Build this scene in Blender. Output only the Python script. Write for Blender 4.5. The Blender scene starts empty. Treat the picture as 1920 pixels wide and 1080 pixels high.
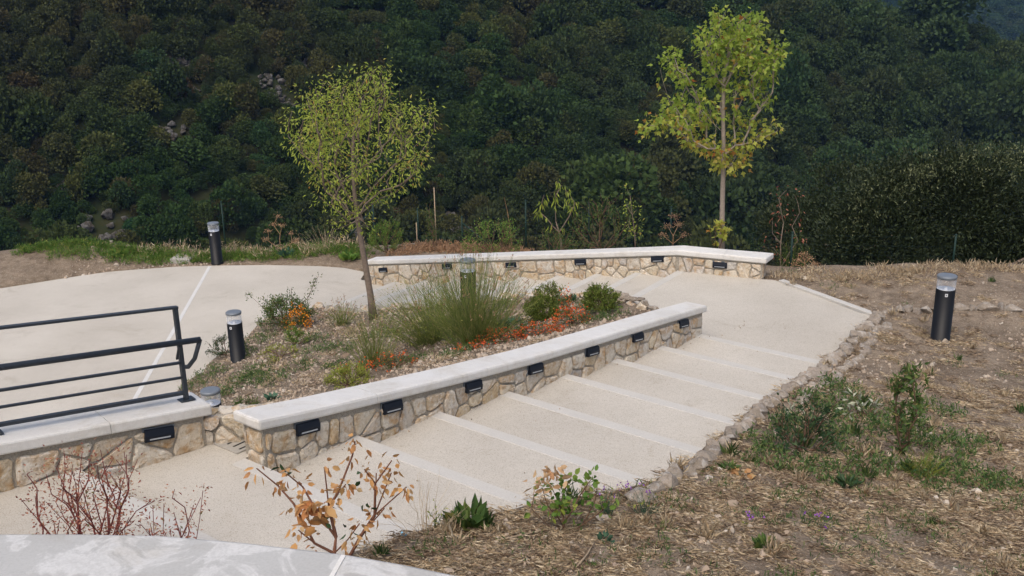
import bpy, bmesh, math, random
import numpy as np
from mathutils import Vector, Matrix
from mathutils.geometry import delaunay_2d_cdt
random.seed(7); rng = np.random.default_rng(7)
scene = bpy.context.scene
COL = scene.collection

# ------------------------------------------------------------------ camera
CAM_Z = 6.89
cam_d = bpy.data.cameras.new('camera'); cam = bpy.data.objects.new('camera', cam_d); COL.objects.link(cam)
cam_d.sensor_width = 36; cam_d.lens = 36.26; cam_d.clip_start = .1; cam_d.clip_end = 6000
_p = math.radians(17.5); _r = math.radians(1.0)
_F = Vector((0, math.cos(_p), -math.sin(_p))); _R0 = Vector((1, 0, 0)); _U0 = _R0.cross(_F)
_R = math.cos(_r)*_R0 - math.sin(_r)*_U0; _U = math.sin(_r)*_R0 + math.cos(_r)*_U0
_m = Matrix((_R, _U, -_F)).transposed().to_4x4(); _m.translation = (0, 0, CAM_Z)
cam.matrix_world = _m
scene.camera = cam

# ------------------------------------------------------------------ world, sun, exposure
SUN_EL, SUN_AZ = math.radians(58), math.radians(200)       # azimuth clockwise from +Y: high, behind the camera and a little left
world = bpy.data.worlds.new('World'); scene.world = world; world.use_nodes = True
wn = world.node_tree; bg = wn.nodes['Background']
sky = wn.nodes.new('ShaderNodeTexSky'); sky.sky_type = 'NISHITA'; sky.sun_disc = False
sky.sun_elevation = SUN_EL; sky.sun_rotation = SUN_AZ; sky.air_density = .9; sky.dust_density = 4.5; sky.ozone_density = .6
wn.links.new(sky.outputs[0], bg.inputs[0]); bg.inputs[1].default_value = .135
sun_d = bpy.data.lights.new('sun', 'SUN'); sun_d.energy = .85; sun_d.angle = math.radians(50); sun_d.color = (1, .96, .90)
sun = bpy.data.objects.new('sun', sun_d); COL.objects.link(sun)
_sd = Vector((math.sin(SUN_AZ)*math.cos(SUN_EL), math.cos(SUN_AZ)*math.cos(SUN_EL), math.sin(SUN_EL)))
sun.rotation_euler = _sd.to_track_quat('Z', 'Y').to_euler()
vs = scene.view_settings; vs.view_transform = 'Standard'; vs.look = 'None'; vs.gamma = 1; vs.use_curve_mapping = False
vs.exposure = .56
scene.cycles.max_bounces = 6; scene.cycles.diffuse_bounces = 3; scene.cycles.transparent_max_bounces = 12
scene.cycles.volume_bounces = 0

# ------------------------------------------------------------------ terrain functions
# units: metres.  The plaza is z = 0, the landing 1.47, steps climb towards the near left.
A0 = np.array([2.75, 14.27]); EV = np.array([-.6192, -.7852]); VV = np.array([.7852, -.6192])
C0 = np.array([3.03, 18.08]); GV = np.array([-.822, .5695]); WV = np.array([-.5695, -.822])
LAND = 1.47; RN = .169; TN = 1.14; RF = .1633; TF = .857
def NF(s, t): return A0 + EV*s + VV*t          # near flight frame (s climbs, t across from the wall)
def FFp(d, t): return C0 + GV*d + WV*t         # far flight frame
def nf_inv(x, y):
    dx = x-A0[0]; dy = y-A0[1]
    return dx*EV[0]+dy*EV[1], dx*VV[0]+dy*VV[1]
def near_line(s): return LAND + RN*(1+np.maximum(s, 0)/TN)
def path_z(s): return LAND + RN*np.floor(s/TN+1) if s >= 0 else LAND
CAP_S = [-.12, 1, 2.68, 4.14, 5.34, 6.3, 7.32, 7.98, 12]; CAP_Z = [2.05, 2.20, 2.41, 2.60, 2.785, 2.945, 3.12, 3.245, 3.85]
def cap_z(s): return float(np.interp(s, CAP_S, CAP_Z))
FARL = np.array([-3.28, 22.45]); FARR = np.array([4.43, 17.46])

EDGE = [(-2.73, 1.63), (-1.4, 1.8), (-.16, 1.93), (1.1, 2.02), (2.3, 2.17), (3.5, 2.32), (4.65, 2.47), (5.3, 2.56), (5.85, 2.62),
        (6.3, 2.45), (6.7, 2.28), (7.1, 2.15), (7.6, 1.97), (7.95, 1.87), (8.38, 1.85), (8.8, 1.8), (9.6, 1.7), (11, 1.6), (13.5, 1.6)]
EDGE_XY = [tuple(NF(s, t)) for s, t in EDGE]
PLAZA_FAR = [(-3.45, 23.3), (-4.0, 23.68), (-4.61, 23.87), (-5.94, 24.05), (-7.24, 24.08), (-8.13, 24.04), (-8.98, 23.87), (-9.68, 23.69),
             (-10.26, 23.37), (-12, 22.3), (-16, 19)]
BED = [tuple(NF(-.08, -.22)), (2.34, 15.62), (2.02, 16.13), (1.73, 16.78), (.97, 17.8), (.4, 18.35), (-.16, 18.78), (-1.16, 19.28), (-2.36, 19.7),
       (-3.2, 20.25), (-4.0, 20.62), (-4.65, 20.4), (-5.03, 19.97), (-5.2, 18.73), (-5.5, 17.84), (-5.6, 17.), (-5.73, 16.17),
       (-5.7, 14.5), (-5.2, 12.5), (-4.3, 10.6), (-3.35, 9.0), tuple(NF(7.55, -.9)), tuple(NF(7.55, -.22)), tuple(NF(6, -.22)), tuple(NF(4, -.22)), tuple(NF(2, -.22))]

class Rbf:
    def __init__(s, pts):
        P = np.array(pts, float); s.P = P[:, :2]; n = len(P)
        K = s.k(np.linalg.norm(s.P[:, None]-s.P[None], axis=2)) + np.eye(n)*.02
        Q = np.hstack([np.ones((n, 1)), s.P]); M = np.zeros((n+3, n+3))
        M[:n, :n] = K; M[:n, n:] = Q; M[n:, :n] = Q.T
        s.w = np.linalg.solve(M, np.concatenate([P[:, 2], np.zeros(3)]))
    def k(s, r): return np.where(r > 1e-9, r*r*np.log(np.maximum(r, 1e-9)), 0)
    def __call__(s, x, y):
        X = np.stack([np.atleast_1d(x), np.atleast_1d(y)], 1).astype(float); out = np.empty(len(X))
        for i in range(0, len(X), 20000):
            q = X[i:i+20000]; r = np.linalg.norm(q[:, None]-s.P[None], axis=2)
            out[i:i+20000] = s.k(r)@s.w[:-3] + s.w[-3] + q@s.w[-2:]
        return out

def _hash(ix, iy, seed):
    h = (ix*374761393 + iy*668265263 + seed*974634777) & 0xffffffff
    h = ((h ^ (h >> 13))*1274126177) & 0xffffffff
    return ((h ^ (h >> 16)) & 0xffff)/65535.
def vnoise(x, y, seed=0):
    x = np.asarray(x, float); y = np.asarray(y, float)
    ix = np.floor(x).astype(np.int64); iy = np.floor(y).astype(np.int64); fx = x-ix; fy = y-iy
    fx = fx*fx*(3-2*fx); fy = fy*fy*(3-2*fy)
    a = _hash(ix, iy, seed); b = _hash(ix+1, iy, seed); c = _hash(ix, iy+1, seed); d = _hash(ix+1, iy+1, seed)
    return (a+(b-a)*fx)*(1-fy)+(c+(d-c)*fx)*fy - .5
def fbm(x, y, o=4, seed=0):
    s = 0; a = 1.
    for i in range(o): s = s+a*vnoise(x*2**i, y*2**i, seed+i); a *= .5
    return s

_bed = [(x, y, .03) for x, y in BED[9:20]] + [(*NF(s, -.5), cap_z(s)-.3) for s in (0.6, 2, 4, 6, 7.9)] + [(2.34, 15.62, 1.5), (2.02, 16.13, 1.5),
        (1.73, 16.78, 1.42), (.97, 17.8, 1.12), (.4, 18.35, .95), (-.16, 18.78, .78), (-1.16, 19.28, .54), (-2.36, 19.7, .30), (-3.2, 20.25, .12),
        (2.57, 14.85, 1.75), (-.8, 17.2, .72), (1.0, 16.4, 1.3), (-2.6, 17.5, .5), (-2.5, 14.5, .85), (-1.4, 12.6, 1.6), (-3.2, 9.3, 2.2), (-4.2, 13, .45)]
rbf_bed = Rbf(_bed)
_out = [(*NF(s, t), float(near_line(s))+.02) for s, t in EDGE[1:]] + [(*NF(-2.73, 1.63), 1.5)] + [(*NF(s, t), z) for s, t, z in
        ((5, 4.5, 2.4), (2, 4.5, 1.95), (8, 4, 2.98), (6, 7, 2.75), (0, 5, 1.7), (9.5, 4, 3.2), (10.5, 2.5, 3.3))] + [
        (6.25, 14.16, 1.5), (8, 12, 1.65), (10, 16, 1.5), (7, 17.3, 1.52), (14, 10, 2), (14, 17, 1.5), (5.5, 16.8, 1.47), (4.7, 17.45, 1.45), (5.2, 16.35, 1.45),
        (4.9, 18, 1.45), (3.4, 19, 1.45), (0, 21.0, .95), (0, 23, .45), (-1.6, 22.3, .6), (-1.9, 24.2, .28), (-3.2, 23.3, .15), (2, 20.6, 1.1), (-2, 2.2, 3.6), (0, 2.2, 3.7), (4, 2.2, 3.5), (8, 2.5, 3.2), (14, 3, 3.1),
        (-9, 24.8, .1), (-10.3, 24.1, .28), (-13, 23.8, .2), (-6, 24.8, .04), (-4.5, 24.6, .08)] + [(x, y, .01) for x, y in PLAZA_FAR[1:]]
rbf_out = Rbf(_out)
def edge_y(x): return np.interp(x, [-16, -11, -8, -4, -2, 2, 3.5, 5, 8, 14], [23.5, 24.9, 25.1, 25.2, 24.9, 21.6, 20., 18.1, 17.9, 18.2])
def soil_out(x, y):
    x = np.atleast_1d(np.asarray(x, float)); y = np.atleast_1d(np.asarray(y, float))
    ye = edge_y(x); yy = np.minimum(y, ye+.4)
    z = rbf_out(x, yy)
    d = np.maximum(y-ye, 0)
    return z + .05*fbm(x*.9, y*.9, 4, 3) + .035*fbm(x*5, y*5, 3, 8) - np.where(d < 1.5, .4*d*d, .9+1.1*(d-1.5))
def soil_bed(x, y):
    x = np.atleast_1d(np.asarray(x, float)); y = np.atleast_1d(np.asarray(y, float))
    return rbf_bed(x, y) + .06*fbm(x*1.1, y*1.1, 4, 13) + .03*fbm(x*6, y*6, 3, 18)
def hill_raw(x, y):
    # wooded slope across the gorge: rises to the back left, its nose dropping to the right
    A = -45 + .65*(-.5*x+.866*y-147)
    px = x-78; py = y-291
    B = -18.5 - .25*(px*.973+py*.23) - .7*(-.232*px+.973*py)
    fold = 7*fbm((x*.93+y*.3)/55., (y-x*.3)/160., 3, 31) + 3*fbm(x/18., y/18., 3, 35)
    m = np.minimum(A, B) + fold
    near = 2 - 1.0*(y-22) + 0*x
    far = -90 + .42*(y-.35*x-620) + 16*fbm(x/140., y/140., 4, 41)
    far = np.minimum(far, 190 - .25*np.abs(x-900)*.3)
    return np.maximum(np.maximum(np.maximum(m, far), near), -75 + 3*fbm(x/20., y/20., 3, 5))
# ------------------------------------------------------------------ helpers
def tag(o, label=None, cat=None, group=None, kind=None):
    if label: o['label'] = label
    if cat: o['category'] = cat
    if group: o['group'] = group
    if kind: o['kind'] = kind
    return o
def empty(name, loc=(0, 0, 0), rz=0, parent=None):
    o = bpy.data.objects.new(name, None); COL.objects.link(o); o.location = loc; o.rotation_euler = (0, 0, rz)
    o.empty_display_size = .1
    if parent: o.parent = parent
    return o
def mesh_np(name, V, F):
    """V (n,3); F (m,k) array of equal size faces"""
    V = np.asarray(V, np.float32); F = np.asarray(F, np.int32); me = bpy.data.meshes.new(name)
    k = F.shape[1]; me.vertices.add(len(V)); me.vertices.foreach_set('co', V.ravel())
    me.loops.add(F.size); me.loops.foreach_set('vertex_index', F.ravel())
    me.polygons.add(len(F)); me.polygons.foreach_set('loop_start', np.arange(0, F.size, k, dtype=np.int32))
    try: me.polygons.foreach_set('loop_total', np.full(len(F), k, np.int32))
    except Exception: pass
    me.update(calc_edges=True); return me
def link(name, me, mat=None, parent=None, smooth=False):
    o = bpy.data.objects.new(name, me); COL.objects.link(o)
    if mat is not None:
        for m in (mat if isinstance(mat, (list, tuple)) else [mat]):
            me.materials.append(m)
    if smooth: me.polygons.foreach_set('use_smooth', np.ones(len(me.polygons), bool))
    if parent: o.parent = parent
    return o
class MB:
    def __init__(s): s.V = []; s.F = []; s.M = []; s.S = []
    def add(s, V, F, mi=0, sm=False):
        n = len(s.V); s.V += [tuple(v) for v in V]
        s.F += [tuple(i+n for i in f) for f in F]; s.M += [mi]*len(F); s.S += [sm]*len(F)
    def box(s, c, size, rz=0, mi=0):
        x, y, z = [q/2 for q in size]; cr, sr = math.cos(rz), math.sin(rz); V = []
        for dz in (-z, z):
            for dx, dy in ((-x, -y), (x, -y), (x, y), (-x, y)):
                V.append((c[0]+dx*cr-dy*sr, c[1]+dx*sr+dy*cr, c[2]+dz))
        s.add(V, [(3, 2, 1, 0), (4, 5, 6, 7), (0, 1, 5, 4), (1, 2, 6, 5), (2, 3, 7, 6), (3, 0, 4, 7)], mi)
    def tube(s, P, R, n=6, mi=0, cap=True, sm=True):
        P = [Vector(p) for p in P]
        if not isinstance(R, (list, tuple)): R = [R]*len(P)
        V = []; up = None
        for i, p in enumerate(P):
            d = (P[min(i+1, len(P)-1)]-P[max(i-1, 0)])
            if d.length < 1e-9: d = Vector((0, 0, 1))
            d.normalize()
            if up is None: up = d.orthogonal().normalized()
            a = (up-d*up.dot(d))
            a = a.normalized() if a.length > 1e-6 else d.orthogonal().normalized()
            up = a; b = d.cross(a)
            for k in range(n):
                t = 2*math.pi*k/n; V.append(p+(a*math.cos(t)+b*math.sin(t))*R[i])
        F = [(i*n+k, i*n+(k+1) % n, (i+1)*n+(k+1) % n, (i+1)*n+k) for i in range(len(P)-1) for k in range(n)]
        if cap: F += [tuple(range(n))[::-1], tuple(range((len(P)-1)*n, len(P)*n))]
        s.add(V, F, mi, sm)
    def lathe(s, prof, n=28, mi=0, sm=True, c=(0, 0, 0)):
        V = []; F = []
        for r, z in prof:
            for k in range(n):
                t = 2*math.pi*k/n; V.append((c[0]+r*math.cos(t), c[1]+r*math.sin(t), c[2]+z))
        for i in range(len(prof)-1):
            for k in range(n): F.append((i*n+k, i*n+(k+1) % n, (i+1)*n+(k+1) % n, (i+1)*n+k))
        s.add(V, F, mi, sm)
    def build(s, name, mat=None, parent=None):
        me = bpy.data.meshes.new(name); me.from_pydata(s.V, [], s.F)
        o = link(name, me, mat, parent)
        me.polygons.foreach_set('material_index', s.M); me.polygons.foreach_set('use_smooth', s.S); me.update()
        return o
def bevel_obj_mesh(me, w, seg=2, sel=None):
    bm = bmesh.new(); bm.from_mesh(me)
    bmesh.ops.recalc_face_normals(bm, faces=bm.faces)
    ed = [e for e in bm.edges if (sel is None or sel(e))]
    bmesh.ops.bevel(bm, geom=ed, offset=w, segments=seg, affect='EDGES', profile=.5)
    bm.to_mesh(me); bm.free()
def recalc(o):
    bm = bmesh.new(); bm.from_mesh(o.data); bmesh.ops.recalc_face_normals(bm, faces=bm.faces); bm.to_mesh(o.data); bm.free()

# ------------------------------------------------------------------ materials
class NT:
    def __init__(s, name, rough=.8, spec=.3):
        s.m = bpy.data.materials.new(name); s.m.use_nodes = True; s.t = s.m.node_tree; s.b = s.t.nodes['Principled BSDF']
        s.b.inputs['Roughness'].default_value = rough; s.b.inputs['Specular IOR Level'].default_value = spec
    def n(s, ty, **kw):
        q = s.t.nodes.new(ty)
        for k, v in kw.items():
            if k in q.inputs: q.inputs[k].default_value = v
            else: setattr(q, k, v)
        return q
    def l(s, a, b): s.t.links.new(a, b)
    def noise(s, scale, detail=4, rough=.6, co=None, dist=0):
        q = s.n('ShaderNodeTexNoise'); q.inputs['Scale'].default_value = scale; q.inputs['Detail'].default_value = detail
        q.inputs['Roughness'].default_value = rough; q.inputs['Distortion'].default_value = dist
        if co is not None: s.l(co, q.inputs['Vector'])
        return q.outputs['Fac']
    def co(s, kind='Object'): return s.n('ShaderNodeTexCoord').outputs[kind]
    def pos(s): return s.n('ShaderNodeNewGeometry').outputs['Position']
    def ramp(s, f, stops, interp='LINEAR'):
        q = s.n('ShaderNodeValToRGB'); cr = q.color_ramp; cr.interpolation = interp
        while len(cr.elements) < len(stops): cr.elements.new(.5)
        for e, (p, c) in zip(cr.elements, stops):
            e.position = p; e.color = (*c, 1) if len(c) == 3 else c
        s.l(f, q.inputs[0]); return q.outputs[0]
    def mix(s, f, a, b, mode='MIX'):
        q = s.n('ShaderNodeMix'); q.data_type = 'RGBA'; q.blend_type = mode
        for v, i in ((f, 0), (a, 6), (b, 7)):
            if isinstance(v, (int, float)): q.inputs[i].default_value = v
            elif isinstance(v, tuple): q.inputs[i].default_value = (*v, 1)
            else: s.l(v, q.inputs[i])
        return q.outputs[2]
    def math(s, op, a, b=0.):
        q = s.n('ShaderNodeMath'); q.operation = op
        for v, i in ((a, 0), (b, 1)):
            if isinstance(v, (int, float)): q.inputs[i].default_value = v
            else: s.l(v, q.inputs[i])
        return q.outputs[0]
    def base(s, c):
        if isinstance(c, tuple): s.b.inputs['Base Color'].default_value = (*c, 1)
        else: s.l(c, s.b.inputs['Base Color'])
        return s
    def bump(s, h, strength=.3, dist=.01):
        q = s.n('ShaderNodeBump'); q.inputs['Strength'].default_value = strength; q.inputs['Distance'].default_value = dist
        s.l(h, q.inputs['Height']); s.l(q.outputs[0], s.b.inputs['Normal']); return s
def flat(name, c, rough=.6, spec=.3, metal=0, var=.12, scale=30):
    m = NT(name, rough, spec); f = m.noise(scale, 4, .6, m.co())
    m.base(m.mix(f, tuple(q*(1-var) for q in c), tuple(min(1, q*(1+var)) for q in c))); m.b.inputs['Metallic'].default_value = metal
    return m.m
def leafmat(name, stops, trans=.35, rough=.55, hue=.0):
    """stops: colours along the random value of every leaf"""
    m = NT(name, rough, .25); g = m.n('ShaderNodeNewGeometry'); oi = m.n('ShaderNodeObjectInfo')
    f = m.math('FRACT', m.math('ADD', g.outputs['Random Per Island'], m.math('MULTIPLY', oi.outputs['Random'], .37)))
    c = m.ramp(f, stops)
    pn = m.noise(2.2, 2, .5, g.outputs['Position'])
    c = m.mix(m.math('MULTIPLY', pn, .5), c, (.5, .5, .5), 'OVERLAY') if False else c
    m.base(c); tr = m.n('ShaderNodeBsdfTranslucent'); m.l(c, tr.inputs[0])
    mx = m.n('ShaderNodeMixShader'); mx.inputs[0].default_value = trans
    m.l(m.b.outputs[0], mx.inputs[1]); m.l(tr.outputs[0], mx.inputs[2]); m.l(mx.outputs[0], m.t.nodes['Material Output'].inputs[0])
    return m.m

def mat_concrete():
    m = NT('sand coloured washed concrete', .85, .2); p = m.pos()
    big = m.noise(.55, 5, .6, p); fine = m.noise(95, 3, .7, p); mid = m.noise(9, 4, .65, p)
    c = m.ramp(big, [(.3, (.445, .408, .345)), (.7, (.54, .502, .432))])
    c = m.mix(m.math('MULTIPLY', m.math('SUBTRACT', mid, .35), .45), c, (.575, .55, .50))
    st = m.noise(.9, 7, .72, p, .8); c = m.mix(m.ramp(st, [(.56, (0, 0, 0)), (.70, (.5, .5, .5))]), c, (.36, .32, .26))
    c = m.mix(1, c, m.ramp(fine, [(.30, (.56, .53, .48)), (.48, (.96, .96, .96)), (.62, (1, 1, 1)), (.75, (1.12, 1.12, 1.12))]), 'MULTIPLY')
    v = m.n('ShaderNodeTexVoronoi'); v.inputs['Scale'].default_value = 5.5; m.l(p, v.inputs['Vector'])
    c = m.mix(m.math('LESS_THAN', v.outputs['Distance'], .03), c, (.16, .13, .09))
    v2 = m.noise(2.6, 6, .75, p, .6)
    c = m.mix(1, c, m.ramp(v2, [(.26, (.88, .86, .83)), (.42, (1, 1, 1))]), 'MULTIPLY')
    m.base(c).bump(m.math('ADD', fine, m.math('MULTIPLY', mid, .6)), .35, .006); return m.m
def mat_marble(name, tint=(1, 1, 1), blot=9., amt=1.):
    m = NT(name, .5, .35); p = m.pos()
    a = m.noise(blot, 6, .62, p, .7); b = m.noise(blot*.35, 4, .6, p); f = m.noise(160, 3, .6, p)
    base = m.ramp(b, [(.3, tuple(q*t for q, t in zip((.58, .56, .52), tint))), (.7, tuple(q*t for q, t in zip((.66, .645, .61), tint)))])
    c = m.mix(m.ramp(a, [(.50, (0, 0, 0)), (.56, (amt,)*3), (.62, (.55*amt,)*3), (.66, (amt,)*3)]), base, (.70, .69, .66))
    v = m.noise(blot*.6, 7, .7, p, 2.2)
    c = m.mix(m.ramp(v, [(.475, (0, 0, 0)), (.497, (.5*amt,)*3), (.52, (0, 0, 0))]), c, (.36, .35, .33))
    c = m.mix(1, c, m.ramp(f, [(.3, (.9, .9, .89)), (.6, (1, 1, 1))]), 'MULTIPLY')
    st = m.noise(3.2, 6, .75, p, .4)
    c = m.mix(1, c, m.ramp(st, [(.3, (.86, .83, .78)), (.48, (1, 1, 1))]), 'MULTIPLY')
    m.base(c).bump(m.noise(40, 4, .6, p), .12, .005); return m.m
def mat_rubble(name='cream and ochre limestone', grey=0.):
    m = NT(name, .88, .2); oi = m.n('ShaderNodeObjectInfo'); p = m.pos(); r = oi.outputs['Random']
    if grey: st = [(0, (.27, .23, .185)), (.4, (.34, .29, .235)), (.7, (.24, .20, .16)), (1, (.38, .335, .28))]
    else: st = [(0, (.56, .47, .34)), (.2, (.66, .60, .50)), (.36, (.52, .41, .26)), (.5, (.47, .44, .40)), (.64, (.64, .58, .47)), (.78, (.42, .37, .31)), (.9, (.60, .52, .38)), (1, (.54, .51, .47))]
    c = m.ramp(r, st)
    v = m.n('ShaderNodeVectorMath'); v.operation = 'ADD'; m.l(p, v.inputs[0])
    cx = m.n('ShaderNodeCombineXYZ'); m.l(m.math('MULTIPLY', r, 37.), cx.inputs[0]); m.l(cx.outputs[0], v.inputs[1]); q = v.outputs[0]
    o = m.noise(6.5, 6, .7, q, .5)
    c = m.mix(m.ramp(o, [(.46, (0, 0, 0)), (.66, (.85, .85, .85))]), c, (.40, .24, .10) if not grey else (.22, .18, .13))
    w = m.noise(11, 5, .7, q, .8)
    c = m.mix(m.ramp(w, [(.52, (0, 0, 0)), (.68, (.7, .7, .7))]), c, (.70, .66, .58) if not grey else (.52, .50, .46))
    g = m.noise(24, 5, .75, q)
    c = m.mix(1, c, m.ramp(g, [(.3, (.62, .58, .52)), (.5, (1, 1, 1))]), 'MULTIPLY')
    m.base(c).bump(m.math('ADD', m.noise(30, 6, .7, q), m.math('MULTIPLY', m.noise(9, 3, .6, q), 1.5)), .75, .02); return m.m
def mat_mortar():
    m = NT('rough grey mortar', .95, .1); p = m.pos(); a = m.noise(6, 5, .7, p); b = m.noise(70, 4, .7, p)
    c = m.ramp(a, [(.3, (.37, .33, .265)), (.7, (.50, .45, .37))]); c = m.mix(1, c, m.ramp(b, [(.3, (.6, .6, .6)), (.6, (1, 1, 1))]), 'MULTIPLY')
    m.base(c).bump(b, .8, .02); return m.m
def mat_soil(name, cols, straw=None):
    m = NT(name, .95, .1); p = m.pos()
    a = m.noise(1.3, 6, .7, p); b = m.noise(38, 4, .7, p); d = m.noise(7, 5, .7, p)
    c = m.ramp(a, [(.33, cols[0]), (.5, cols[1]), (.67, cols[2])])
    c = m.mix(1, c, m.ramp(d, [(.3, (.62, .6, .58)), (.6, (1.05, 1.05, 1.05))]), 'MULTIPLY')
    c = m.mix(m.ramp(b, [(.56, (0, 0, 0)), (.64, (.8, .8, .8))]), c, (.42, .36, .28))
    c = m.mix(m.ramp(m.noise(55, 4, .7, p), [(.56, (0, 0, 0)), (.66, (.8, .8, .8))]), c, (.06, .045, .03))
    m.base(c).bump(m.math('ADD', b, m.math('MULTIPLY', d, 2)), .9, .03); return m.m
def mat_plain(name, c0):
    m = NT(name, .7, .25); p = m.pos(); a = m.noise(3.5, 6, .7, p); b = m.noise(60, 4, .7, p)
    c = m.mix(a, tuple(q*.86 for q in c0), tuple(min(1, q*1.1) for q in c0)); c = m.mix(1, c, m.ramp(b, [(.3, (.88, .87, .85)), (.6, (1, 1, 1))]), 'MULTIPLY')
    m.base(c).bump(b, .2, .004); return m.m
M = {}
M['concrete'] = mat_concrete()
M['nosing'] = mat_plain('pale limestone nosing', (.51, .49, .445)); M['joint'] = mat_plain('white joint filler', (.60, .59, .56))
M['cap'] = mat_marble('white limestone coping', (1.06, 1.055, 1.04), 3.2, .35)
M['slab'] = mat_marble('fossil marble slab', (.69, .70, .70), 7., .5)
M['stone'] = mat_rubble(); M['edge_stone'] = mat_rubble('weathered grey brown field stone', 1.)
M['mortar'] = mat_mortar()
M['bed_soil'] = mat_soil('gravelly brown soil', [(.15, .115, .08), (.215, .17, .125), (.28, .23, .175)])
M['soil'] = mat_soil('dry trampled soil', [(.17, .128, .09), (.25, .195, .14), (.34, .27, .195)])
M['black'] = flat('black powder coated metal', (.006, .0065, .008), .45, .25)
M['lamp_black'] = flat('dark blue black lamp housing', (.006, .009, .016), .5, .25)
M['rail'] = flat('dark grey painted iron', (.028, .034, .042), .5, .4, 0, .5, 25)
M['post_green'] = flat('green coated fence post', (.008, .028, .022), .6)
M['alu'] = flat('brushed aluminium', (.78, .80, .83), .45, .5, .3)
M['capgrey'] = flat('grey lamp lid', (.16, .18, .20), .45, .5, .2)
M['lens'] = flat('frosted white lens', (.36, .38, .39), .4, .4)
M['sticker'] = flat('white sticker', (.75, .75, .75), .5)
M['bark'] = flat('grey brown bark', (.20, .155, .12), .9, .1, 0, .5, 22)
M['bark_pale'] = flat('pale grey bark', (.30, .25, .20), .9, .1, 0, .4, 22)
M['twig'] = flat('brown twig', (.14, .085, .055), .8, .2, 0, .3, 40)
M['redtwig'] = flat('red brown twig', (.16, .045, .04), .7, .2, 0, .3, 40)
M['shrubwood'] = flat('reddish brown stem', (.20, .095, .06), .7, .2, 0, .35, 40)
M['wood'] = flat('weathered stake', (.32, .25, .17), .9, .1, 0, .3, 30)
g = NT('clear lamp glass', .08, .5); g.base((.85, .88, .9)); tp_ = g.n('ShaderNodeBsdfTransparent'); mx_ = g.n('ShaderNodeMixShader'); fr_ = g.n('ShaderNodeLayerWeight'); fr_.inputs[0].default_value = .35
g.l(g.math('ADD', g.math('MULTIPLY', fr_.outputs['Facing'], .35), .06), mx_.inputs[0]); g.l(tp_.outputs[0], mx_.inputs[1]); g.l(g.b.outputs[0], mx_.inputs[2]); g.l(mx_.outputs[0], g.t.nodes['Material Output'].inputs[0])
M['glass'] = g.m
M['grate'] = flat('worn light grey grate', (.36, .34, .30), .8, .2, 0, .2, 20)
M['rock'] = (lambda m: (m.base(m.mix(m.ramp(m.noise(.9, 7, .75, m.pos(), .6), [(.42, (0, 0, 0)), (.6, (1, 1, 1))]), (.07, .06, .045), (.17, .165, .155))).bump(m.noise(1.6, 6, .75, m.pos()), 1, .6), m.m)[1])(NT('grey limestone crag', .95, .1))
M['hill'] = (lambda m: (m.base(m.ramp(m.noise(.12, 6, .7, m.pos()), [(.35, (.018, .028, .011)), (.6, (.034, .034, .016))])), m.m)[1])(NT('dark forest floor', 1, 0))
# ------------------------------------------------------------------ ground, paving
def region(name, poly, spacing, hfun, mat, skirt=.35, fine=None, drop=0.):
    poly = [Vector(p) for p in poly]; P = np.array([p[:] for p in poly])
    B = []                                                  # densified border
    for i in range(len(poly)):
        a, b = poly[i], poly[(i+1) % len(poly)]; n = max(1, int((b-a).length/(spacing*1.5)))
        for k in range(n): B.append(a+(b-a)*k/n)
    x0, y0 = P.min(0); x1, y1 = P.max(0); xs = []
    y = y0
    while y < y1:
        sp = spacing if (fine is None or y < fine) else spacing*3.2
        x = x0
        row = np.arange(x0, x1, sp)
        xs.append(np.stack([row, np.full_like(row, y)], 1)); y += sp
    G = np.concatenate(xs); G = G+rng.uniform(-.3, .3, G.shape)*spacing
    # inside test + distance to border
    Bn = np.array([b[:] for b in B]); ins = np.zeros(len(G), bool)
    for i in range(len(P)):
        a = P[i-1]; b = P[i]
        m = (a[1] > G[:, 1]) != (b[1] > G[:, 1])
        with np.errstate(divide='ignore', invalid='ignore'):
            xi = (b[0]-a[0])*(G[:, 1]-a[1])/(b[1]-a[1])+a[0]
        ins ^= m & (G[:, 0] < xi)
    far = np.ones(len(G), bool)
    for b in Bn: far &= ((G-b)**2).sum(1) > (spacing*.55)**2
    G = G[ins & far]
    pts = [Vector(b) for b in B]+[Vector(g) for g in G]; nb = len(B)
    V, E_, F, *_ = delaunay_2d_cdt(pts, [(i, (i+1) % nb) for i in range(nb)], [], 1, 1e-6)
    V2 = np.array([v[:] for v in V]); z = hfun(V2[:, 0], V2[:, 1])+drop
    me = bpy.data.meshes.new(name); n0 = len(V2)
    VV_ = [(a[0], a[1], c) for a, c in zip(V2, z)]; FF = [tuple(f) for f in F]
    # skirt down along the border
    cnt = {}
    for f in FF:
        for i in range(len(f)):
            e = (f[i], f[(i+1) % len(f)]); k = (min(e), max(e)); cnt.setdefault(k, []).append(e)
    low = {}
    for k, es in cnt.items():
        if len(es) == 1:
            a, b = es[0]
            for q in (a, b):
                if q not in low: low[q] = len(VV_); VV_.append((VV_[q][0], VV_[q][1], VV_[q][2]-skirt))
            FF.append((b, a, low[a], low[b]))
    me.from_pydata(VV_, [], FF); o = link(name, me, mat, None, True); return o

FW_L, FW_R = FARL, FARR
ground_poly = [(-16, 19)] + [p for p in PLAZA_FAR[::-1][1:]] + [tuple(FARL+np.array([.12, .3]))] + \
    [tuple(C0+np.array([.2, .34])), tuple(FARR+np.array([.12, .20])), (4.60, 17.40), (4.72, 17.30)] + EDGE_XY + [(-6.5, 1.3), (15, 1.3), (15, 34), (-16, 34)]
bank = tag(region('ground', ground_poly, .15, soil_out, M['soil'], .4, 20.), kind='structure')
bed = tag(region('planting_bed', BED, .11, soil_bed, M['bed_soil'], .3), kind='structure')

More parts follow.
